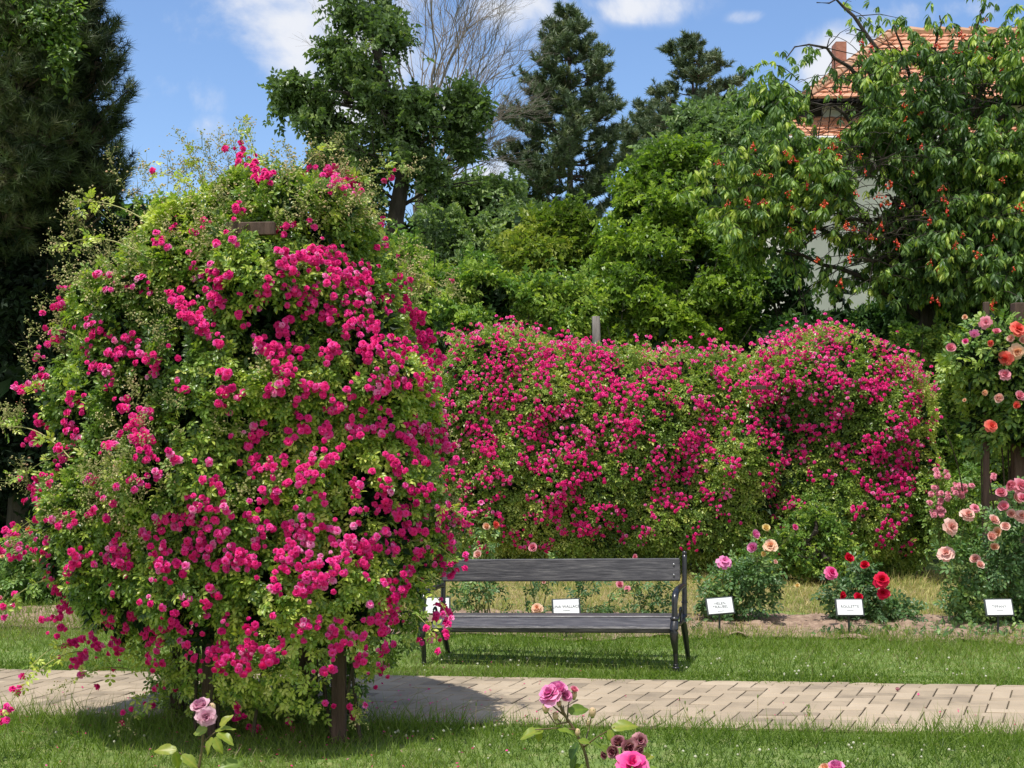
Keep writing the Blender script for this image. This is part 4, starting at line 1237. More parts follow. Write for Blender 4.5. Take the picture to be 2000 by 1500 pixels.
def pine(label, px, D, top, base, prof, seed, step=.42, tl=.42, nper=1.0, mat='needle', sparse=1.0):
    """prof: list of (py, half width px left, half width px right)"""
    rng = np.random.default_rng(seed); b = at(px, base, D); b[2] = 0; t = at(px, top, D)
    root = empty('pine_tree', b); tag(root, label, 'pine tree', 'tall pines standing behind the shrubs')
    g = Geo(); tube(g, curve(b, t, (.05, 0, 0), 14), np.linspace(.19, .02, 14), 8); g.build('trunk', MT['pine_bark'], root)
    ys = [p[0] for p in prof]; gb, gn = Geo(), Geo(); P, Dr = [], []
    z = t[2] - .15; zlow = at(px, ys[-1], D)[2]
    while z > zlow:
        py = HZ - (z - EYE) / D * F
        wl, wr = np.interp(py, ys, [p[1] for p in prof]) / F * D, np.interp(py, ys, [p[2] for p in prof]) / F * D
        nb = 5 if wl > .4 else 4; a0 = rng.uniform(0, 6.28)
        for k in range(nb):
            a = a0 + 6.283 * k / nb + rng.normal() * .25; w = wl if math.cos(a) < 0 else wr
            w *= rng.uniform(.72, 1.12); dirr = np.array([math.cos(a), math.sin(a), 0])
            o = np.array([b[0], b[1], z]); rise = .16 * w + .08
            e = o + dirr * w + [0, 0, rise + rng.normal() * .1]
            c = curve(o, e, (0, 0, -.10 * w), 7); tube(gb, c, np.linspace(.014 + .018 * w, .008, 7), 4, caps=False)
            m = int((4 + w * 11) * nper)
            for _ in range(m):
                f = rng.uniform(.28, 1) ** .7 * 6; i = min(int(f), 5); p = c[i] * (1 - f + i) + c[i + 1] * (f - i)
                sd = unit(dirr * rng.uniform(.2, .9) + np.array([-dirr[1], dirr[0], 0]) * rng.normal() * .8 + [0, 0, rng.uniform(.2, .8)])
                L_ = rng.uniform(.12, .42) * min(1, .4 + w * .5); q = p + sd * L_
                if L_ > .2: tube(gb, [p, q], .006, 3, caps=False)
                P.append(q); Dr.append(unit(sd + [0, 0, .5]))
                P.append(p + sd * L_ * .4 + rng.normal(size=3) * .05); Dr.append(unit(sd + rng.normal(size=3) * .4 + [0, 0, .5]))
            P.append(e); Dr.append(unit(dirr + [0, 0, .6]))
        z -= step * rng.uniform(.8, 1.2)
    P.append(t); Dr.append(np.array([0, 0, 1.]))
    P, Dr = np.array(P), np.array(Dr); B = frames(Dr, rng.normal(size=Dr.shape)); k = rng.integers(0, 4, len(P))
    tn = .5 + rng.normal(size=len(P)) * .18
    for i in range(4): m = k == i; gn.scatter(TUF[i], P[m], B[m], tl * rng.uniform(.7, 1.2, m.sum()), tn[m])
    gb.build('branches', MT['pine_bark'], root); gn.build('needles', MT[mat], root)


pine('tallest pine with broad pointed crown right of the leafless twigs', 1110, 31, 28, 900,
     [(28, 5, 5), (80, 45, 45), (110, 60, 60), (150, 80, 75), (200, 92, 98), (250, 112, 112), (300, 125, 122), (350, 135, 110), (400, 120, 95), (440, 80, 60)], 11, .33, .30, 1.35)
pine('smaller pine with narrow crown left of the cherry tree and house', 1352, 34, 88, 900,
     [(86, 6, 6), (115, 45, 35), (140, 62, 48), (165, 65, 100), (190, 50, 95), (225, 90, 60), (260, 115, 70), (300, 125, 85), (360, 95, 85)], 13, .42, .30, 1.35)
pine('thin topped pine between the tall pine and the smaller narrow one', 1262, 36, 205, 900,
     [(205, 8, 8), (240, 30, 25), (290, 50, 40), (340, 60, 60)], 14, .45, .30, 1.3)

# ------------------------------------------------------------------ big dark pine, left edge
rng = np.random.default_rng(17)
b = at(40, 1100, 13.2); b[2] = 0; bp = empty('pine_tree', b); tag(bp, 'huge dark near pine with long needles filling the left edge of the photo', 'pine tree')
g = Geo(); tp = b + [.35, 0, 9]; TD = curve(b, tp, (.1, 0, 0), 16); tube(g, TD, np.linspace(.20, .10, 16), 10); g.build('trunk', MT['bark'], bp)
cl = [(-20, -60, 160, 120, 12.8), (120, -40, 90, 70, 12.8), (60, 60, 110, 80, 12.4), (170, 60, 55, 50, 12.8), (190, 120, 50, 45, 12.7), (40, 180, 100, 70, 12.3), (150, 190, 70, 60, 12.9), (185, 245, 50, 40, 12.7), (70, 280, 90, 60, 12.3), (180, 320, 55, 45, 12.8), (200, 370, 45, 40, 12.6),
      (30, 340, 70, 60, 12.2), (110, 370, 80, 60, 12.8), (10, 440, 80, 60, 12.5), (100, 470, 90, 60, 13), (-60, 250, 120, 150, 12.8), (-60, 480, 120, 150, 12.8)]
gb, gn = Geo(), Geo(); P, Dr = [], []
for c in cl:
    q = at(*c[:2], c[4]); a = TD[int(np.clip(round((q[2] - .5) / 9 * 15), 1, 15))]; tube(gb, curve(a, q, (0, 0, -.15), 7), np.linspace(.05, .02, 7), 6)
    R_ = np.array([c[2], (c[2] + c[3]) * .5, c[3]]) / F * c[4]
    for _ in range(int(c[2] * c[3] / 34)):
        d = unit(rng.normal(size=3)); r_ = rng.uniform(.35, 1); p = q + d * R_ * r_
        sd = unit(d * .6 + [0, -.15, .45] + rng.normal(size=3) * .3); P.append(p); Dr.append(sd)
        if rng.random() < .4: tube(gb, [q + d * R_ * r_ * .4, p], .008, 3, caps=False)
for x, y in [(205, 5), (235, 55), (215, 95), (225, 110), (252, 125), (240, 130), (225, 150), (215, 180), (268, 170), (262, 190), (250, 210), (235, 225), (225, 260), (240, 255), (232, 250), (245, 285), (225, 300), (258, 315), (262, 330), (255, 350), (245, 375), (238, 395), (230, 345), (75, 165), (110, 250), (95, 210)]:
    for _ in range(5): P.append(at(x - 22 + rng.normal() * 5, y + 10 + rng.normal() * 6, 12.6 + rng.normal() * .1)); Dr.append(unit(np.array([.55, -.1, .8]) + rng.normal(size=3) * .15))
    tube(gb, [at(x - 80, y + 60, 12.8), at(x - 18, y + 8, 12.6)], [.014, .007], 4, caps=False)
P, Dr = np.array(P), np.array(Dr); B = frames(Dr, rng.normal(size=Dr.shape)); k = rng.integers(0, 4, len(P))
lit = (P[:, 1] < 12.5) * .2 + (P[:, 0] < -4.9) * .12  # sunlight painted in as a lighter tone on near and left tufts
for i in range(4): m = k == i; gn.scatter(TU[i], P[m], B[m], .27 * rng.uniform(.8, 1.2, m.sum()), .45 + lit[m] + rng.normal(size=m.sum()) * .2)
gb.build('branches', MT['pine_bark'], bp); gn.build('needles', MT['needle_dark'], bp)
g = Geo(); P, n = ellips([(c[0] - 15, c[1] + 8, c[2] * .62, c[3] * .66, c[4] + .3) for c in cl], 6500, rng, .6); foliage(g, P, n, rng, [leaflet_lo(1, .35)], .20, .4, .2); g.build('inner_branches', MT['dark_shade_leaf'], bp)
# ivy climbing it
g = Geo(); P, n = ellips([(15, 30, 50, 40, 12.2), (80, 40, 40, 50, 12.1), (130, 60, 30, 60, 12.2), (30, 110, 40, 30, 12.2), (120, 120, 25, 40, 12.1)], 3000, rng, .35)
foliage(g, P, n, rng, TL[:2], .065, .38, .22)
o = g.build('ivy', MT['ivy']); tag(o, 'bright green ivy climbing high in the dark left pine', 'ivy')


def shrub(name, label, cat, clumps, N, size, mat, seed, stems=5, tpls=None, tone=.52, tv=.23, core=0, D=None, cf=1.6, group=None, depth=.3, bark='bark', kw=None, holes=(2.6, -.62)):
    rng = np.random.default_rng(seed); D = D or np.mean([c[4] for c in clumps]); cx = np.mean([c[0] for c in clumps])
    b = at(cx, 900, D); b[2] = 0; root = empty(name, b); tag(root, label, cat, group)
    g = Geo()
    for c in clumps:
        q = at(c[0], c[1], c[4]); s0 = b + [rng.normal() * .25 + (q[0] - b[0]) * .35, rng.normal() * .1, 0]
        cc = curve(s0, q, rng.normal(size=3) * .2, 8, .04, rng); tube(g, cc, np.linspace(.05, .014, 8), 6)
        R_ = (c[2] + c[3]) / 2 / F * c[4]
        for k in range(stems): tube(g, curve(cc[rng.integers(4, 8)], q + rng.normal(size=3) * R_ * .65, rng.normal(size=3) * R_ * .1, 5), np.linspace(.012, .004, 5), 4)
    g.build('stem', MT[bark], root)
    g = Geo(); P, n = ellips(clumps, N, rng, depth); m = P[:, 2] > .1
    if holes is not None: m &= waves(P, holes[0], seed + 3) > holes[1]
    foliage(g, P[m], n[m], rng, tpls or TL, size, tone, tv, seed=seed, cf=cf, **(kw or {})); g.build('foliage', MT[mat], root)
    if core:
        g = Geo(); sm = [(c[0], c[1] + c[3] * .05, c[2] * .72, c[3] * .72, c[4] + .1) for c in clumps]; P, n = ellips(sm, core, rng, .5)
        m = P[:, 2] > .2; foliage(g, P[m], n[m], rng, [leaflet_lo(1, .6)], size * 1.1, .45, .2); g.build('inner_foliage', MT['core_shade_leaf'], root)
    return root


S1 = [sprig[0], sprig[1]]
shrub('willow_shrub', 'soft grey green shrub with fine leaves below the tall pine', 'shrub',
      [(870, 400, 50, 50, 25), (930, 390, 60, 45, 25), (990, 410, 50, 50, 25), (880, 470, 70, 60, 24.6), (960, 480, 80, 60, 24.5), (1030, 450, 50, 50, 25), (820, 480, 50, 60, 25), (1060, 520, 60, 70, 25), (900, 560, 120, 70, 24.5)], 15000, .27, 'grey_leaf', 201, tpls=S1, tone=.56, core=1800)
shrub('vine_thicket', 'dark shaded thicket draped in vine leaves right of the rose arbour', 'shrub',
      [(800, 520, 50, 60, 19), (850, 560, 60, 60, 18.6), (900, 600, 60, 60, 18.8), (830, 640, 70, 60, 18.6), (780, 620, 50, 90, 19), (860, 700, 80, 60, 18.6), (930, 520, 40, 40, 19.4), (520, 760, 110, 110, 20), (680, 740, 100, 120, 20), (600, 920, 130, 90, 20), (780, 840, 110, 110, 19), (860, 900, 90, 80, 18.8), (450, 880, 100, 120, 20)], 19000, .20, 'mid_leaf', 202, tpls=S1, tone=.42, core=2000)
shrub('yellow_green_shrub', 'yellowish green shrub glowing in the sun in the centre below the tall pine', 'shrub',
      [(1060, 460, 60, 40, 19.5), (1110, 470, 50, 50, 19.2), (1040, 520, 60, 50, 19), (1130, 520, 50, 50, 19.4), (1080, 570, 80, 60, 19.2), (1000, 560, 50, 50, 19.5)], 9500, .21, 'yellow_leaf', 203, tpls=S1, tone=.42, core=1300)
shrub('leafy_shrub', 'mid green leafy shrub directly above the left end of the rose hedge', 'shrub',
      [(930, 580, 45, 45, 16.8), (980, 590, 50, 50, 16.6), (1040, 600, 55, 55, 16.6), (1100, 600, 50, 60, 16.8), (960, 660, 70, 60, 16.8), (1060, 680, 80, 60, 16.8), (900, 660, 50, 60, 16.8), (1150, 640, 40, 60, 17.2)], 13000, .17, 'mid_leaf', 204, tpls=S1, tone=.58, core=1800)
shrub('bright_green_tree', 'bright sunlit light green tree left of the cherry tree', 'tree',
      [(1310, 330, 55, 50, 18.5), (1260, 370, 50, 45, 18.3), (1360, 350, 60, 60, 18.5), (1240, 430, 50, 50, 18), (1300, 430, 70, 60, 17.6), (1370, 450, 70, 70, 17.8), (1220, 510, 60, 55, 17.6), (1290, 530, 70, 60, 17.2), (1370, 560, 70, 70, 17.2), (1430, 520, 50, 70, 17.8),
       (1240, 600, 60, 60, 17.2), (1320, 640, 80, 60, 17), (1410, 650, 70, 50, 17.2), (1200, 660, 50, 60, 17.2), (1420, 600, 40, 50, 17.6), (1280, 700, 90, 50, 17.2)], 21000, .18, 'bright_leaf', 205, tpls=S1, tone=.5, core=2600, bark='pale_bark')
shrub('grey_green_tree', 'duller green tree rising between the narrow pine and the cherry tree', 'tree',
      [(1380, 240, 50, 40, 23), (1430, 225, 50, 35, 23), (1480, 230, 45, 35, 23), (1350, 290, 60, 50, 23), (1420, 290, 70, 50, 22.6), (1490, 280, 50, 50, 23), (1280, 330, 40, 40, 23.4), (1460, 350, 80, 60, 23)], 9500, .25, 'grey_leaf', 206, tpls=S1, tone=.5, core=900, bark='pale_bark')
shrub('dark_shrub', 'dark shaded shrub under the cherry tree in front of the white wall', 'shrub',
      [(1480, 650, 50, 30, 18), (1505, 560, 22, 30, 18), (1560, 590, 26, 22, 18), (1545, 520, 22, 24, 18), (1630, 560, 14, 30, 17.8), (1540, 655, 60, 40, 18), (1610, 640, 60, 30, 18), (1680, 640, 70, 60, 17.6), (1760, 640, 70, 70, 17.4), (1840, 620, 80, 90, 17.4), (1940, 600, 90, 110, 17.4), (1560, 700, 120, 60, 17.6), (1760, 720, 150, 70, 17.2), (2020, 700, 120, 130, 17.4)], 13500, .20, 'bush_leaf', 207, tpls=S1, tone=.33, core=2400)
shrub('vine_shrub', 'shaggy green climber foliage between the domed hedge rose and the coral rose', 'shrub',
      [(1790, 690, 45, 45, 15.0), (1850, 700, 50, 60, 15.0), (1810, 790, 40, 60, 14.9), (1870, 800, 50, 60, 15.0), (1860, 890, 50, 60, 14.9), (1930, 900, 60, 90, 15.0), (1980, 780, 60, 110, 15.0), (1880, 990, 70, 70, 15), (1990, 1020, 70, 90, 15), (2070, 850, 80, 160, 15)], 14000, .14, 'mid_leaf', 208, tpls=S1, tone=.47, core=2200)
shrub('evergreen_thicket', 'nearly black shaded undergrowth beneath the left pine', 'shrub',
      [(60, 560, 110, 90, 13.6), (200, 520, 110, 100, 14.2), (40, 720, 120, 110, 13.6), (170, 700, 120, 110, 14.2), (30, 880, 120, 120, 13.6), (150, 900, 120, 120, 14), (290, 700, 90, 150, 14.5), (280, 900, 100, 140, 14.5), (-100, 700, 160, 260, 13.6), (390, 750, 80, 160, 15), (20, 1020, 130, 60, 13.8), (180, 1020, 120, 60, 14), (330, 1020, 100, 60, 14.4), (-120, 1000, 120, 90, 13.8), (60, 480, 70, 70, 12.9), (70, 600, 70, 80, 12.8), (50, 740, 70, 80, 12.9), (40, 880, 60, 80, 13)], 11000, .24, 'dark_shade_leaf', 209, tone=.6, core=5200, tpls=S1)
shrub('back_shrub', 'green shrubs glimpsed far behind the left side of the rose arbour', 'shrub',
      [(330, 470, 70, 60, 26), (270, 440, 50, 50, 26), (230, 480, 40, 60, 26), (400, 500, 90, 80, 26), (520, 520, 90, 100, 27), (640, 520, 90, 110, 27), (740, 560, 60, 90, 27)], 9000, .26, 'mid_leaf', 210, tpls=S1, tone=.45, core=1500)
# long wood line closing the distance
rng = np.random.default_rng(5)
g = Geo(); cl = []
for i in range(44):
    x = -1700 + i * 125 + rng.normal() * 30
    h_ = 640 if 250 < x < 1500 else 560
    cl += [(x, h_ + rng.normal() * 25, 110, 90, 34 + rng.normal()), (x, 730, 110, 110, 33)]
P, n = ellips(cl, 24000, rng, .3); m = P[:, 2] > .1; foliage(g, P[m], n[m], rng, S1, .5, .42, .16, seed=9, cf=.7)
tag(g.build('distant_wood', MT['tree_leaf']), 'distant mass of trees closing the view behind the garden', 'wood', kind='stuff')

# ------------------------------------------------------------------ cherry tree
rng = np.random.default_rng(19); CD = 15.8
b = at(1790, 1000, CD); b[2] = 0
ch = empty('cherry_tree', b); tag(ch, 'large cherry tree with drooping leaves and red cherries in front of the house', 'cherry tree')


def hang(seed, k=7):
    r = np.random.default_rng(seed); parts = []
    for i in range(k):
        v, f, t = leaflet(r.uniform(.8, 1.05), .30, .07, .18)
        a = 6.283 * i / k + r.normal() * .3; e = r.uniform(.3, 1.0)
        v = rotx(v, -(math.pi / 2 - e)); v = rotz(v, a); v = v + [0, 0, r.normal() * .1]
        parts.append((v, f, t + r.normal() * .1))
    return join(parts)


HG = [hang(i, k) for i, k in enumerate((6, 7, 5, 6))]
TD = curve(b, at(1800, 420, CD), (.1, 0, 0), 12); g = Geo(); tube(g, TD, np.linspace(.17, .09, 12), 9); g.build('trunk', MT['bark'], ch)
arms = [((1800, 560), (1395, 300), 15.4, .5), ((1800, 600), (1400, 420), 15.2, .4), ((1795, 620), (1440, 500), 15.3, .3), ((1800, 450), (1560, 200), 15.5, .5), ((1800, 430), (1535, 115), 15.6, .9), ((1800, 420), (1595, 5), 15.8, .9), ((1810, 400), (1700, 110), 15.6, .3),
        ((1810, 400), (1745, 45), 16, .3), ((1820, 400), (1835, 30), 15.8, .3), ((1820, 400), (1925, 0), 15.8, .3), ((1830, 420), (1990, 60), 15.6, .3), ((1830, 450), (2060, 150), 15.6, .4), ((1830, 500), (2080, 350), 15.4, .5), ((1800, 560), (1600, 420), 15.0, .3), ((1810, 560), (1730, 380), 14.9, .3),
        ((1820, 560), (1880, 360), 15, .3), ((1830, 600), (2000, 480), 15, .5), ((1830, 600), (1960, 560), 14.9, .5), ((1800, 600), (1660, 520), 15, .3), ((1500, 240), (1520, 190), 15.5, .2), ((1800, 600), (1860, 520), 14.8, .2), ((1790, 420), (1650, 250), 15.4, .3)]
gb = Geo(); P = []; PC = []
for (a, e, D, bend) in arms:
    c = curve(at(*a, CD), at(*e, D), (0, 0, bend), 12, .03, rng); tube(gb, c, np.linspace(.045, .008, 12), 6)
    for i in range(3, 12):
        m = 5 if i > 8 else 8
        for _ in range(m):
            q = c[i] + rng.normal(size=3) * ([.10, .10, .06] if i > 8 else [.22, .25, .16]); P.append(q)
            if i < 9 and rng.random() < .5:
                e2 = q + np.array([rng.normal() * .35, rng.normal() * .25, rng.normal() * .15 - .1]); tube(gb, [c[i], (c[i] + e2) / 2 + [0, 0, .05], e2], [.008, .006, .003], 4, caps=False)
                for f in np.linspace(.3, 1, 5): P.append(c[i] * (1 - f) + e2 * f)
clumps = [(1480, 330, 75, 40, 15.3), (1560, 300, 60, 35, 15.2), (1640, 320, 60, 40, 15.1), (1440, 400, 45, 55, 15.3), (1530, 410, 70, 50, 15.1), (1620, 380, 60, 45, 15.1), (1710, 340, 60, 60, 15), (1750, 250, 60, 60, 15.3), (1850, 210, 80, 55, 15.3), (1950, 180, 70, 65, 15.3),
          (1830, 330, 90, 70, 15), (1950, 320, 90, 80, 15), (1780, 440, 80, 60, 14.9), (1890, 450, 90, 70, 14.9), (1990, 440, 60, 70, 15), (1720, 470, 55, 40, 14.9), (1850, 550, 100, 50, 14.9), (1960, 570, 70, 60, 14.9), (1470, 470, 50, 40, 15.2), (1550, 480, 40, 30, 15.2), (1800, 130, 45, 30, 15.7), (1915, 110, 55, 35, 15.7),
          (1700, 170, 30, 50, 15.5), (1580, 200, 25, 55, 15.5), (1770, 520, 60, 40, 15), (2060, 300, 70, 200, 15.2), (2060, 560, 70, 80, 15), (1660, 240, 25, 40, 15.4)]
Q, _ = ellips(clumps, 4200, rng, .3)
# long arching shoots hung with leaves
for c in clumps:
    for _ in range(int(7 + c[2] * c[3] / 300)):
        o = at(c[0] + rng.normal() * c[2] * .4, c[1] + rng.normal() * c[3] * .3, c[4] - rng.uniform(.0, .35))
        d = np.array([rng.normal() * .8 - (.35 if c[0] < 1750 else -.25), -rng.uniform(.1, .8), rng.uniform(.0, .5)]); L_ = rng.uniform(.45, .95)
        e = o + unit(d) * L_ - [0, 0, .12]; cc = curve(o, e, (0, 0, .16 * L_), 8); tube(gb, cc, np.linspace(.008, .003, 8), 4, caps=False)
        for i in range(1, 8): P.append(cc[i] + rng.normal(size=3) * .02)
        P.append(cc[7]); P.append(cc[6] + rng.normal(size=3) * .05)
P = np.concatenate([np.array(P), Q])
GAPS = [(1635, 100, 48, 48), (1590, 165, 42, 32), (1635, 215, 58, 45), (1610, 250, 60, 30), (1740, 90, 50, 20), (1850, 88, 40, 16), (1670, 150, 26, 18), (1690, 430, 22, 26), (1640, 520, 46, 34), (1600, 480, 25, 30), (1475, 580, 55, 44), (1680, 575, 30, 28), (1530, 550, 25, 25), (1990, 215, 20, 12), (1780, 150, 30, 20), (1620, 440, 18, 22)]
sx_, sy_ = 1000 + P[:, 0] / P[:, 1] * F, HZ - (P[:, 2] - EYE) / P[:, 1] * F
ok = np.ones(len(P), bool)
for gx, gy, rx, ry_ in GAPS: ok &= ~((((sx_ - gx) / rx) ** 2 + ((sy_ + 14 - gy) / ry_) ** 2 < 1) & (rng.random(len(P)) < (.90 if gy < 300 else .66)))
P = P[ok & (waves(P, 2.4, 311) > -1.05)]
z = unit(np.stack([rng.normal(size=len(P)) * .35, rng.normal(size=len(P)) * .35 - .1, np.ones(len(P))], -1)); B = zframes(z, rng=rng)
k = rng.integers(0, 4, len(P)); tn = .60 + rng.normal(size=len(P)) * .20 + .1 * waves(P, 2, 4); g = Geo()
for i in range(4): m = k == i; g.scatter(HG[i], P[m], B[m], .128 * rng.uniform(.7, 1.2, m.sum()), tn[m])
g.build('crown', MT['cherry_leaf'], ch); gb.build('branches', MT['bark'], ch)
g = Geo(); Q, n = ellips([(c[0], c[1], c[2] * .7, c[3] * .7, c[4] + .6) for c in clumps if c[0] > 1730 and c[1] > 400], 1500, rng, .6); foliage(g, Q, n, rng, [leaflet_lo(1, .5)], .26, .4, .2); g.build('inner_crown', MT['core_shade_leaf'], ch)


def cherry_mesh(seed):
    r = np.random.default_rng(seed); g = Geo()
    for i in range(r.integers(3, 8)):
        c = np.array([r.normal() * .03, r.normal() * .03, -.05 + r.normal() * .028]); tube(g, [(0, 0, .02), c], .0016, 3, .95, caps=False); ball(g, c, .0145, 7, 5, r.uniform(.2, .95))
    return g.mesh('cherry_cluster', MT['cherry'], smooth=True)


cm = [cherry_mesh(i) for i in range(6)]
spots = [(1700, 85), (1685, 75), (1790, 110), (1830, 85), (1925, 30), (1930, 105), (1915, 115), (1870, 100), (1640, 170), (1905, 95), (1985, 55), (1770, 200), (1785, 200), (1770, 235), (1800, 215), (1810, 188), (1850, 245), (1775, 270), (1800, 280), (1470, 280), (1530, 297), (1553, 300), (1645, 305), (1680, 303), (1480, 337), (1505, 340), (1580, 335),
         (1575, 355), (1600, 290), (1630, 280), (1670, 370), (1715, 375), (1740, 355), (1655, 430), (1652, 443), (1595, 440), (1665, 443), (1660, 490), (1720, 432), (1500, 395), (1552, 405), (1460, 385), (1545, 375), (1848, 365), (1845, 380), (1850, 405), (1805, 413), (1820, 425), (1878, 452), (1940, 455), (1820, 505), (1830, 518),
         (1868, 470), (1910, 488), (1980, 525), (1825, 575), (1835, 580), (1640, 545), (1595, 503), (1940, 220), (1960, 345), (1865, 268), (1720, 390), (1760, 395), (1700, 460), (1640, 262), (1420, 385), (1400, 310), (1690, 330), (1610, 395), (1900, 260), (1960, 130), (1880, 60), (1940, 590), (1750, 470), (1780, 330), (1545, 445), (1970, 270), (1990, 400)]
for (px, py) in spots:
    p = at(px + rng.normal() * 3, py + rng.normal() * 3, 14.15 if py > 270 and px > 1600 else (14.4 if py > 270 else 14.8))
    o = bpy.data.objects.new('cherry_cluster', cm[int(rng.integers(0, 6))]); COL.objects.link(o); o.parent = ch
    o.location = (p[0] - b[0], p[1] - b[1], p[2]); o.rotation_euler = (0, 0, rng.uniform(0, 6.28)); s_ = float(rng.uniform(.6, 1.05)); o.scale = (s_, s_, s_)

# ================================================================== HOUSE
HF = 27.0                                     # front wall
hs = empty('house', at(1850, 1000, HF) * [1, 1, 0]); tag(hs, 'white rendered house with orange tiled roof and brick chimney behind the cherry tree', 'house')
xl, xr = at(1455, 0, HF)[0], at(2350, 0, HF)[0]
zE = at(0, 262, HF)[2]
g = Geo(); box(g, ((xl + xr) / 2, HF + 4, zE / 2), (xr - xl, 8, zE)); g.build('wall', MT['render_wall'], hs)


def tiles(name, A, B_, C_, D_, rows, seed, mat='rtile', cw=.24, parent=None, clipl=None):
    """overlapping clay tiles on the quad A-B (eave) C-D (ridge, above B and A)"""
    r = np.random.default_rng(seed); g = Geo(); A, B_, C_, D_ = map(np.array, (A, B_, C_, D_))
    nrm = unit(np.cross(B_ - A, D_ - A))
    for i in range(rows):
        t0, t1 = i / rows, (i + 1.12) / rows; t1 = min(t1, 1.02)
        l0, r0 = A + (D_ - A) * t0, B_ + (C_ - B_) * t0; l1, r1 = A + (D_ - A) * t1, B_ + (C_ - B_) * t1
        n = max(1, int(np.linalg.norm(r0 - l0) / cw))
        off = .5 * (i % 2)
        for k in range(n + 1):
            a, c = max(0, (k - off) / n), min(1, (k + 1 - off) / n)
            if c <= a: continue
            h = nrm * (.045 + r.normal() * .004); e = (c - a) * .03
            p0, p1, p2, p3 = l0 + (r0 - l0) * (a + e), l0 + (r0 - l0) * (c - e), l1 + (r1 - l1) * (c - e), l1 + (r1 - l1) * (a + e)
            mid0 = (p0 + p1) / 2 + h * 1.25; mid1 = (p2 + p3) / 2 + nrm * .02
            g.add([p0 + h, mid0, p1 + h, p2 + nrm * .006, mid1, p3 + nrm * .006, p0, p1], [(0, 1, 4, 5), (1, 2, 3, 4), (6, 7, 2, 1, 0)], .5 + r.normal() * .18)
    return g.build(name, MT[mat], parent)


# upper roof: ridge far back, hipped on the left
ridge_z = at(0, 66, HF + 3.2)[2]; eave_z = at(0, 192, HF - .6)[2]
rl = at(1745, 66, HF + 3.2)[0]; el = at(1575, 0, HF - .6)[0]; er = xr + .5
A = (el, HF - .6, eave_z); Bq = (er, HF - .6, eave_z); Cq = (er, HF + 3.2, ridge_z); Dq = (rl, HF + 3.2, ridge_z)
tiles('roof', A, Bq, Cq, Dq, 15, 1, parent=hs)
tiles('roof', (el, HF + 7, eave_z), A, Dq, (rl, HF + 3.25, ridge_z), 15, 2, parent=hs)
g = Geo()
for P0, P1 in ((np.array(Dq), np.array(Cq)), (np.array(A), np.array(Dq))):
    n = int(np.linalg.norm(P1 - P0) / .36)
    for i in range(n):
        a, c = P0 + (P1 - P0) * i / n, P0 + (P1 - P0) * (i + 1.1) / n; tube(g, [a + [0, 0, .06], c + [0, 0, .03]], [.13, .105], 8, rng.uniform(.2, .8))
g.build('ridge_tiles', MT['ridge'], hs)
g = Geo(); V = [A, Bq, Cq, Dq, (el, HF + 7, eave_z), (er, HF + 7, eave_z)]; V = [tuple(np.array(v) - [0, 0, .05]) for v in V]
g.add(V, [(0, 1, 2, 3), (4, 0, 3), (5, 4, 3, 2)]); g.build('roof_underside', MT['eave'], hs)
# recessed dark upper storey with a window, then the tiled skirt roof
zt = at(0, 228, HF)[2]
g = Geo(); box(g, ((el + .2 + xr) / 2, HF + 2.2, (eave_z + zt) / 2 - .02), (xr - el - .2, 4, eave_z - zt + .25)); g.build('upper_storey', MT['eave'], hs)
for px in (1632, 1990):
    wx = at(px, 0, HF)[0]; g = Geo(); box(g, (wx, HF + .17, (eave_z + zt) / 2 - .01), (.52, .06, .36), bevel=.01); w = g.build('window', MT['winframe'], hs)
    g = Geo(); box(g, (wx, HF + .125, (eave_z + zt) / 2 - .01), (.44, .03, .29)); g.build('pane', MT['glass'], w)
zs0 = at(0, 268, HF - .9)[2]
xs0 = at(1500, 0, HF)[0]
tiles('skirt_roof', (xs0, HF - .9, zs0), (xr, HF - .9, zs0), (xr, HF + .15, zt + .02), (xs0 + .5, HF + .15, zt + .02), 6, 3, parent=hs)
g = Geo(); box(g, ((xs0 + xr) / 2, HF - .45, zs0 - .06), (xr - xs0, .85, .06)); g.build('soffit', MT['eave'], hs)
g = Geo(); tube(g, [(xs0, HF - .95, zs0 - .04), (xr, HF - .95, zs0 - .04)], .06, 8); g.build('gutter', MT['winframe'], hs)
# chimney
cx = at(1643, 0, HF + 2.2)[0]; z0, z1 = at(0, 125, HF + 2)[2], at(0, 86, HF + 2.4)[2]
g = Geo(); box(g, (cx, HF + 2.4, (z0 - .6 + z1) / 2), (.26, .4, z1 - z0 + .6)); o = g.build('chimney', MT['chim'], hs)
g = Geo(); box(g, (cx, HF + 2.4, z1 + .05), (.34, .5, .10), bevel=.01); g2 = g; box(g2, (cx, HF + 2.4, z1 + .125), (.26, .42, .05)); g2.build('chimney_cap', MT['chim'], o)
# ground floor windows hidden by the greenery
for px in (2060,):
    wx = at(px, 0, HF)[0]; g = Geo(); box(g, (wx, HF - .02, 2.3), (1.3, .10, 1.4), bevel=.01); w = g.build('window', MT['winframe'], hs)
    g = Geo(); box(g, (wx, HF - .08, 2.3), (1.14, .03, 1.24)); g.build('pane', MT['glass'], w)

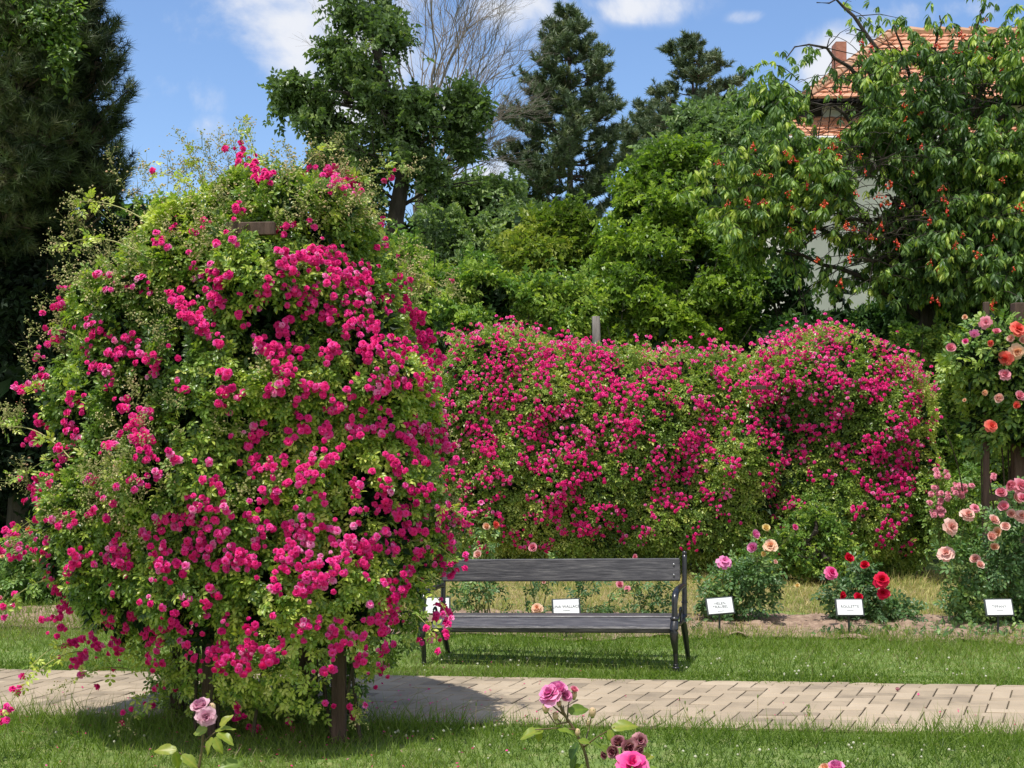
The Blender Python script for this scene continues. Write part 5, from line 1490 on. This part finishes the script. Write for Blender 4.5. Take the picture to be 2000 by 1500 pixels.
# ================================================================== BED ROSES
def rosebush(label, px, pyb, clumps, flowers, seed, mat='bush_leaf', N=900, size=.12, D=None, tone=.45, ms=None):
    """clumps in px (x,y,rx,ry); flowers (x,y,diameter px,material,kind)"""
    rng = np.random.default_rng(seed); D = D or F * EYE / (pyb - HZ) + .55; b = at(px, pyb, D); b[2] = 0
    root = empty('rose_bush', b); tag(root, label, 'rose bush', 'hybrid roses planted in the bed')
    g = Geo(); fl = []
    for (x, y, *_r) in clumps:
        for _ in range(2): q = at(x + rng.normal() * 5, y, D + rng.normal() * .08); tube(g, curve(b + [rng.normal() * .04, rng.normal() * .04, 0], q, rng.normal(size=3) * .03, 6), np.linspace(.007, .003, 6), 5)
    for (x, y, d, m, k) in flowers:
        q = at(x, y, D - .36 + rng.normal() * .04); c = min(clumps, key=lambda c: (c[0] - x) ** 2 + (c[1] - y) ** 2)
        a = at(c[0], c[1], D); tube(g, curve(a, q - [0, 0, .01], rng.normal(size=3) * .02, 6), np.linspace(.004, .0025, 6), 5)
        fl.append((q, d / F * (D - .36) / 2, m, k))
        if rng.random() < .5:
            e = q + [rng.normal() * .04, 0, rng.uniform(-.08, .0)]; tube(g, [a, e], .002, 4); ball(g, e, .008, 6, 5, .8, sq=(1, 1, 1.6))
    g.build('stem', MT['stem'], root)
    if N:
        g = Geo(); P, n = ellips([(x, y, rx, ry, D) for x, y, rx, ry in clumps], N, rng, .3); m = P[:, 2] > .02
        foliage(g, P[m], n[m], rng, [CL[0], CL[2]], size, tone, .16, cf=5); g.build('foliage', MT[mat], root)
    for i, (q, r_, m, k) in enumerate(fl):
        v, f, t = {'tea': tearose, 'cup': cupped, 'pom': pompon}[k](seed * 10 + i)
        g = Geo(); g.add(v / (.82 if k != 'pom' else .6) * r_, f, .5 + t * 1.3); me = g.mesh('bloom', MT[m], smooth=True)
        place('bloom', me, root, q, unit(np.array([rng.normal() * .35, -.9, .55 + rng.normal() * .2])), rng)
    return root


rosebush('bush of pale pink roses behind the TIFFANY sign at the right edge', 1950, 1240,
         [(1900, 1120, 45, 45), (1960, 1110, 50, 60), (1880, 1170, 40, 40), (1930, 1190, 50, 45), (1990, 1180, 50, 60), (2010, 1080, 45, 60), (1960, 1040, 40, 40), (1990, 990, 35, 35), (1870, 1080, 30, 30), (2050, 1150, 50, 80)],
         [(1855, 1030, 34, 'pale', 'tea'), (1889, 1007, 32, 'pale', 'tea'), (1903, 993, 20, 'pink', 'tea'), (1848, 1083, 34, 'pale', 'tea'), (1905, 1093, 30, 'pale', 'cup'), (1912, 1105, 26, 'pale', 'cup'), (1938, 1018, 32, 'pale', 'cup'), (1935, 1050, 32, 'pale', 'cup'), (1950, 1040, 28, 'peach', 'cup'), (1965, 1030, 28, 'pale', 'cup'),
          (1955, 965, 34, 'pink', 'cup'), (1970, 948, 34, 'pink', 'cup'), (1990, 950, 34, 'pink', 'tea'), (1985, 975, 34, 'pale', 'cup'), (1960, 990, 32, 'pink', 'cup'), (1995, 975, 30, 'pink', 'cup'), (1975, 1005, 28, 'pale', 'cup'), (1942, 1070, 26, 'peach', 'cup'), (1995, 1010, 30, 'pale', 'tea')], 51, N=1500, size=.12)
rosebush('low bush of deep red roses behind the ROULETTE sign', 1690, 1235,
         [(1690, 1150, 45, 35), (1640, 1160, 30, 30), (1730, 1190, 40, 28), (1670, 1200, 45, 25), (1770, 1200, 25, 20), (1680, 1120, 30, 25)],
         [(1655, 1091, 30, 'red', 'cup'), (1688, 1105, 28, 'red', 'cup'), (1622, 1120, 29, 'hotpink', 'tea'), (1721, 1133, 32, 'red', 'tea'), (1725, 1160, 26, 'red', 'tea'), (1642, 1163, 26, 'red', 'cup'), (1677, 1168, 28, 'red', 'cup')], 52, N=620, size=.12, tone=.38)
rosebush('loose bush with pink, peach and yellow roses right of the bench', 1425, 1235,
         [(1410, 1140, 35, 35), (1450, 1130, 40, 40), (1430, 1180, 50, 30), (1480, 1100, 30, 40), (1390, 1180, 25, 30), (1500, 1140, 25, 40), (1450, 1210, 40, 20)],
         [(1414, 1099, 31, 'lilacpink', 'pom'), (1472, 1046, 30, 'lilacpink', 'cup'), (1495, 1033, 27, 'yellow_petal', 'cup'), (1472, 1071, 32, 'lilacpink', 'cup'), (1505, 1067, 29, 'peach', 'tea'), (1490, 1083, 18, 'yellow_petal', 'cup'), (1513, 1098, 14, 'pale', 'cup'), (1557, 1145, 16, 'yellow_petal', 'cup'), (1551, 1030, 18, 'hotpink', 'cup')], 53, N=680, size=.12, tone=.45)
rosebush('thin rose bush behind the bench seat with two salmon pink roses', 1050, 1240,
         [(1040, 1130, 25, 40), (1080, 1110, 25, 30), (1130, 1160, 30, 30), (1190, 1180, 35, 30), (1160, 1130, 20, 25)],
         [(1042, 1070, 28, 'pink', 'cup'), (1049, 1189, 24, 'peach', 'tea'), (1210, 1143, 22, 'pink', 'cup'), (1062, 1137, 12, 'pale', 'cup')], 54, N=130, size=.10)
rosebush('rose bush with one pale and two orange roses behind the bench, left part', 940, 1240,
         [(930, 1120, 35, 40), (960, 1150, 30, 40), (905, 1170, 30, 40), (950, 1060, 25, 40)],
         [(935, 1086, 28, 'pale', 'cup'), (948, 1030, 24, 'peach', 'cup'), (966, 1026, 24, 'coral', 'cup'), (860, 980, 18, 'pale', 'cup')], 55, N=230, size=.10)
rosebush('small rose bush with two tiny pink roses above the right part of the bench back', 1240, 1225,
         [(1235, 1130, 25, 30), (1290, 1150, 30, 30), (1260, 1180, 40, 20)],
         [(1240, 1088, 15, 'pink', 'cup'), (1225, 1150, 13, 'pink', 'pom')], 56, N=110, size=.10)
rosebush('mixed rose bush with pale pink and white flowers at the far left edge', 60, 1195,
         [(20, 1130, 50, 45), (80, 1120, 50, 45), (50, 1160, 60, 30), (120, 1150, 40, 40), (160, 1100, 40, 40), (30, 1080, 40, 30), (100, 1070, 60, 30)],
         [(58, 1036, 22, 'coral', 'cup'), (128, 1071, 24, 'lilacpink', 'cup'), (72, 1094, 18, 'pale', 'cup'), (68, 1075, 16, 'pale', 'cup'), (5, 1088, 14, 'peach', 'cup'), (3, 1170, 18, 'pink', 'cup'), (90, 1122, 12, 'peach', 'cup'), (175, 1050, 22, 'peach', 'cup'), (155, 1060, 14, 'pink', 'pom')], 57, N=1100, size=.13, mat='mid_leaf')
# pink shrub roses behind, by the arbour post
rosebush('loose shrub of many small light pink roses beside the domed hedge rose', 1850, 1130,
         [(1840, 960, 40, 35), (1880, 980, 40, 40), (1830, 1010, 35, 35), (1860, 1050, 50, 40), (1900, 940, 40, 40), (1930, 1000, 30, 50)],
         [(x + random.Random(i).uniform(-14, 14), y + random.Random(i + 50).uniform(-9, 9), 12, 'pink', 'pom') for i, (x, y) in enumerate([(1838, 922)] * 5 + [(1870, 955)] * 6 + [(1885, 950)] * 5 + [(1828, 960)] * 4 + [(1825, 985)] * 5 + [(1835, 1000)] * 7 + [(1850, 970)] * 4 + [(1936, 935)] * 3 + [(1875, 970)] * 4)], 58, N=700, size=.11, D=13.0, mat='mid_leaf')

# young unlabelled greenery low in the bed
shrub('vine_shrub', 'low light green plant at the foot of the hedge right of the bench', 'shrub', [(1600, 1020, 40, 40, 12.95), (1545, 1065, 50, 35, 12.9), (1630, 1070, 40, 35, 12.9), (1590, 1100, 60, 25, 12.9), (1480, 1090, 40, 25, 12.9)], 1700, .10, 'mid_leaf', 221, tpls=S1, tone=.5)

# ------------------------------------------------------------------ coral climbing rose at the right edge
D2 = 11.6
ar = empty('rose_support', at(1960, 1100, D2) * [1, 1, 0]); tag(ar, 'dark brown timber post and lattice support at the right edge', 'trellis')
for px, w, d in ((1990, .12, 0), (1926, .05, -.1), (2060, .12, .5)):
    g = Geo(); q = at(px, 1000, D2 + d); box(g, (q[0], q[1], 1.45), (w, w, 2.9), bevel=.006); g.build('post', MT['brown_wood'], ar)
for z_ in (1.02, 2.2): g = Geo(); q = at(1960, 1000, D2 - .06); box(g, (q[0] + .1, q[1], z_), (.55, .03, .06), bevel=.004); g.build('rail', MT['brown_wood'], ar)
rng = np.random.default_rng(23)
cr = empty('climbing_rose', at(1970, 1100, D2) * [1, 1, 0]); tag(cr, 'climbing rose with large coral and salmon pink blooms at the right edge', 'climbing rose')
bl = Blob([(1850, 690), (1890, 650), (1940, 635), (1990, 640), (2080, 640), (2120, 700), (2120, 860), (2050, 900), (1975, 850), (1930, 890), (1905, 850), (1900, 800), (1870, 790), (1880, 740), (1850, 730)], D2, .45, .4, 71, .05, 6)
g = Geo(); P, n = bl.sample(2300, rng, .25, .65); foliage(g, P, n, rng, CL, .15, .62, .18); g.build('foliage', MT['mid_leaf'], cr)
g = Geo(); P, n = bl.sample(700, rng, .3, .5, lo=.3, dmin=.12); foliage(g, P, n, rng, CLO, .24, .4, .2); g.build('inner_foliage', MT['core_shade_leaf'], cr)
g = Geo()
for _ in range(6): q = at(1960 + rng.normal() * 25, 1000, D2 + .05); q[2] = 0; tube(g, curve(q, q + [rng.normal() * .15, 0, 1.9], rng.normal(size=3) * .06, 8), np.linspace(.013, .006, 8), 5)
c = curve(at(1880, 960, 12.2), at(1842, 830, 12.2), (.03, 0, 0), 8); tube(g, c, np.linspace(.008, .003, 8), 5, mat=0)
g.build('cane', MT['cane'], cr)
for i, (x, y, d, m, k) in enumerate([(1856, 681, 30, 'pink', 'cup'), (1885, 668, 18, 'hotpink', 'cup'), (1903, 651, 18, 'lilacpink', 'pom'), (1925, 630, 24, 'pink', 'pom'), (1945, 650, 24, 'pink', 'cup'), (1932, 670, 20, 'coral', 'cup'), (1985, 645, 36, 'coral', 'tea'), (1975, 662, 24, 'pale', 'cup'), (1965, 700, 30, 'coral', 'tea'), (1985, 687, 32, 'peach', 'tea'),
                                       (1962, 732, 25, 'pink', 'tea'), (1920, 767, 22, 'peach', 'cup'), (1949, 777, 27, 'pale', 'cup'), (1990, 775, 30, 'pink', 'cup'), (1984, 793, 24, 'coral', 'cup'), (1934, 833, 28, 'coral', 'tea'), (1885, 620, 16, 'peach', 'cup'), (1996, 665, 26, 'pale', 'cup'), (1884, 782, 12, 'peach', 'cup')]):
    v, f, t = {'tea': tearose, 'cup': cupped, 'pom': pompon}[k](900 + i); Dq_ = 11.05; r_ = d / F * Dq_ / 2
    me = Geo().add(v / (.82 if k != 'pom' else .6) * r_, f, .5 + t * 1.3).mesh('bloom', MT[m], smooth=True)
    place('bloom', me, cr, at(x, y, Dq_), unit(np.array([rng.normal() * .4, -.9, .3 + rng.normal() * .3])), rng)

# ================================================================== FOREGROUND ROSES
def big_leaf(seed, L_=1.0, w=.62, nu=7, nv=9):
    """serrated, veined leaf blade; unit length"""
    r = np.random.default_rng(seed); V, T, fs = [], [], []
    for j in range(nv):
        v = j / (nv - 1); ww = w * .5 * (math.sin(math.pi * min(1, v * .94 + .04)) ** .75) * (1 - .25 * v)
        for i in range(nu):
            u = -1 + 2 * i / (nu - 1); tooth = 1 + (.07 if j % 2 and abs(u) > .9 else 0)
            V.append([u * ww * tooth, v * L_ - .05 * abs(u) * (1 if j % 2 else 0), .22 * abs(u) * ww + .04 * math.sin(v * 9 + abs(u) * 3) * abs(u) - .22 * v * v])
            T.append(.16 * (i == nu // 2) + .06 * (j % 2) - .05)
    for j in range(nv - 1):
        for i in range(nu - 1): a = j * nu + i; fs.append((a, a + 1, a + nu + 1, a + nu))
    return np.array(V), fs, np.array(T)


def fore(label, base, stems, leaves, flowers, buds, seed):
    """one close rose plant. stems: lists of (px,py,D); leaves: (px,py,D,dirx,dirz,length m,tone); flowers: (px,py,D,diam px,mat,kind,normal)"""
    rng = np.random.default_rng(seed); b = at(*base); b[2] = 0; root = empty('rose_plant', b); tag(root, label, 'rose plant')
    g = Geo()
    for k, s_ in enumerate(stems):
        pts = np.array([at(*p) for p in s_])
        if k == 0: pts = np.concatenate([[b], [b * .5 + pts[0] * .5 + [.02, 0, 0]], pts])
        pts = dense(pts, 4); r0 = .0045 if k == 0 else .0021
        tube(g, pts, np.linspace(r0, r0 * .6, len(pts)), 8)
    for _ in range(14):
        V = g.V[0]; q = V[rng.integers(0, len(V))]; e = q + rng.normal(size=3) * .004; tube(g, [q, e], [.0012, .0002], 3)
    g.build('stem', MT['rose_stem'], root, smooth=True)
    for (px, py, D, dx, dz, L_, tn) in leaves:
        v, f, t = big_leaf(int(rng.integers(1e6))); d = unit(np.array([dx, rng.normal() * .3, dz])); B = frames(d[None], (np.array([0, -.5, .9]) + rng.normal(size=3) * .25)[None])[0]
        o = Geo().add((v * L_) @ B.T + at(px, py, D), f, tn + t).build('leaf', MT['youngleaf'], root, smooth=True)
    for i, (px, py, D, d, m, k, nn) in enumerate(flowers):
        fn = {'tea': tearose, 'cup': cupped, 'pom': pompon}[k]; v, f, t = fn(seed * 7 + i, 5, 6, .012)
        r_ = d / F * D / 2; me = Geo().add(v / (.82 if k != 'pom' else .6) * r_, f, .5 + t * 1.5).mesh('bloom', MT[m], smooth=True)
        o = place('bloom', me, root, at(px, py, D), unit(np.array(nn, float)), rng)
    for (px, py, D, r_) in buds:
        g = Geo(); q = at(px, py, D); ball(g, q, r_, 10, 8, .85, sq=(1, 1, 1.35)); ball(g, q - [0, 0, r_ * 1.1], r_ * .6, 8, 6, .1)
        for a in range(5): e = q + np.array([math.cos(a * 1.256) * r_ * .9, math.sin(a * 1.256) * r_ * .9, r_ * .9]); tube(g, [q - [0, 0, r_ * .8], (q + e) / 2 + (e - q) * .25, e], [.003, .0022, .0006], 4, .1)
        g.build('bud', MT['bud'], root, smooth=True)


fore('close mauve rose with yellowish leaves standing before the rose arbour', (395, 1500, 3.0),
     [[(385, 1520, 3.0), (395, 1460, 3.0), (398, 1405, 3.0)], [(390, 1500, 3.0), (350, 1470, 2.98)], [(395, 1450, 3.0), (440, 1415, 3.0)]],
     [(405, 1425, 2.98, -.9, -.2, .050, .6), (420, 1428, 2.98, .9, .25, .05, .65), (425, 1432, 2.97, .9, -.3, .052, .6), (415, 1440, 2.97, -.4, -.9, .045, .65), (420, 1440, 2.96, .5, -.9, .045, .6), (345, 1465, 2.98, -.9, .1, .055, .7), (340, 1470, 2.97, .3, -.9, .05, .6), (355, 1475, 2.97, .9, -.5, .05, .6), (470, 1490, 2.97, -.9, .0, .06, .35), (430, 1418, 2.98, .6, .7, .04, .7)],
     [(394, 1385, 3.0, 56, 'mauve', 'cup', (-.15, -.55, .9)), (402, 1400, 2.98, 40, 'mauve', 'tea', (.3, -.9, .2))], [(414, 1383, 3.02, .010)], 301)
fore('close pink rose held above a spray of unopened buds in front of the path', (1165, 1500, 2.7),
     [[(1155, 1530, 2.7), (1143, 1470, 2.7), (1125, 1430, 2.7), (1105, 1400, 2.7), (1092, 1372, 2.7)], [(1105, 1400, 2.7), (1075, 1375, 2.7), (1068, 1372, 2.7)], [(1108, 1410, 2.7), (1110, 1375, 2.72), (1120, 1350, 2.72)], [(1110, 1410, 2.7), (1085, 1415, 2.68), (1066, 1385, 2.68)],
      [(1135, 1450, 2.7), (1130, 1440, 2.7), (1128, 1435, 2.7)], [(1140, 1460, 2.7), (1150, 1425, 2.74), (1156, 1395, 2.74)], [(1140, 1460, 2.7), (1165, 1440, 2.68), (1200, 1420, 2.66)], [(1125, 1425, 2.7), (1090, 1422, 2.68), (1045, 1425, 2.66)], [(1100, 1395, 2.7), (1093, 1380, 2.69)], [(1102, 1395, 2.7), (1100, 1378, 2.72)], [(1095, 1410, 2.7), (1086, 1402, 2.69)]],
     [(1110, 1390, 2.7, .95, .15, .050, .35), (1060, 1425, 2.67, -.95, -.1, .055, .6), (1055, 1428, 2.66, -.2, -.95, .030, .65), (1090, 1425, 2.67, .9, -.1, .038, .5), (1195, 1422, 2.66, .95, .2, .058, .65), (1190, 1425, 2.66, .2, -.95, .03, .6), (1130, 1448, 2.68, .95, -.1, .040, .55), (1128, 1450, 2.69, -.5, -.85, .048, .12), (1160, 1450, 2.68, .8, -.5, .032, .4), (1125, 1475, 2.69, -.3, -.9, .05, .2), (1140, 1495, 2.68, -.9, -.3, .04, .5)],
     [(1088, 1358, 2.7, 66, 'lilacpink', 'cup', (-.1, -.30, .95)), (1076, 1360, 2.69, 50, 'lilacpink', 'tea', (-.5, -.5, .8)), (1103, 1362, 2.7, 36, 'lilacpink', 'cup', (.3, -.7, .6)), (1120, 1350, 2.72, 26, 'pink', 'cup', (.3, -.5, .9))],
     [(1066, 1382, 2.68, .0085), (1075, 1372, 2.7, .006), (1092, 1374, 2.7, .0055), (1085, 1398, 2.69, .007), (1157, 1391, 2.74, .0085), (1128, 1430, 2.7, .0065), (1148, 1411, 2.72, .005), (1121, 1357, 2.72, .007)], 302)
fore('close withered dark purple rose heads above a bright pink bloom at the bottom edge', (1235, 1500, 2.5),
     [[(1225, 1530, 2.5), (1220, 1490, 2.5), (1215, 1465, 2.5)], [(1220, 1490, 2.5), (1240, 1460, 2.5)], [(1225, 1530, 2.48), (1232, 1500, 2.44)], [(1220, 1490, 2.5), (1190, 1475, 2.5)]],
     [(1175, 1455, 2.5, .8, -.6, .03, .4), (1250, 1480, 2.5, .8, .1, .035, .75), (1262, 1500, 2.48, .9, -.2, .04, .5), (1240, 1485, 2.5, .3, .9, .03, .7)],
     [(1208, 1455, 2.5, 44, 'withered', 'cup', (-.1, -.5, .7)), (1225, 1462, 2.49, 46, 'withered', 'cup', (.2, -.7, .3)), (1202, 1468, 2.48, 40, 'withered', 'cup', (-.5, -.7, .1)), (1248, 1447, 2.5, 32, 'withered', 'pom', (.2, -.9, .3)), (1247, 1462, 2.49, 28, 'withered', 'cup', (.3, -.8, -.1)), (1183, 1473, 2.5, 26, 'withered', 'cup', (-.6, -.6, -.2)), (1235, 1500, 2.42, 66, 'hotpink', 'pom', (0, -.6, .8))],
     [], 303)
fore('top of a pink rose just showing at the bottom edge right of the withered ones', (1625, 1520, 2.6),
     [[(1625, 1540, 2.6), (1625, 1512, 2.6)]], [], [(1632, 1504, 2.58, 48, 'lilacpink', 'cup', (0, -.3, .95)), (1612, 1503, 2.6, 32, 'peach', 'cup', (-.4, -.4, .8))], [], 304)
# blossoms reaching in from a neighbouring climber at the left edge
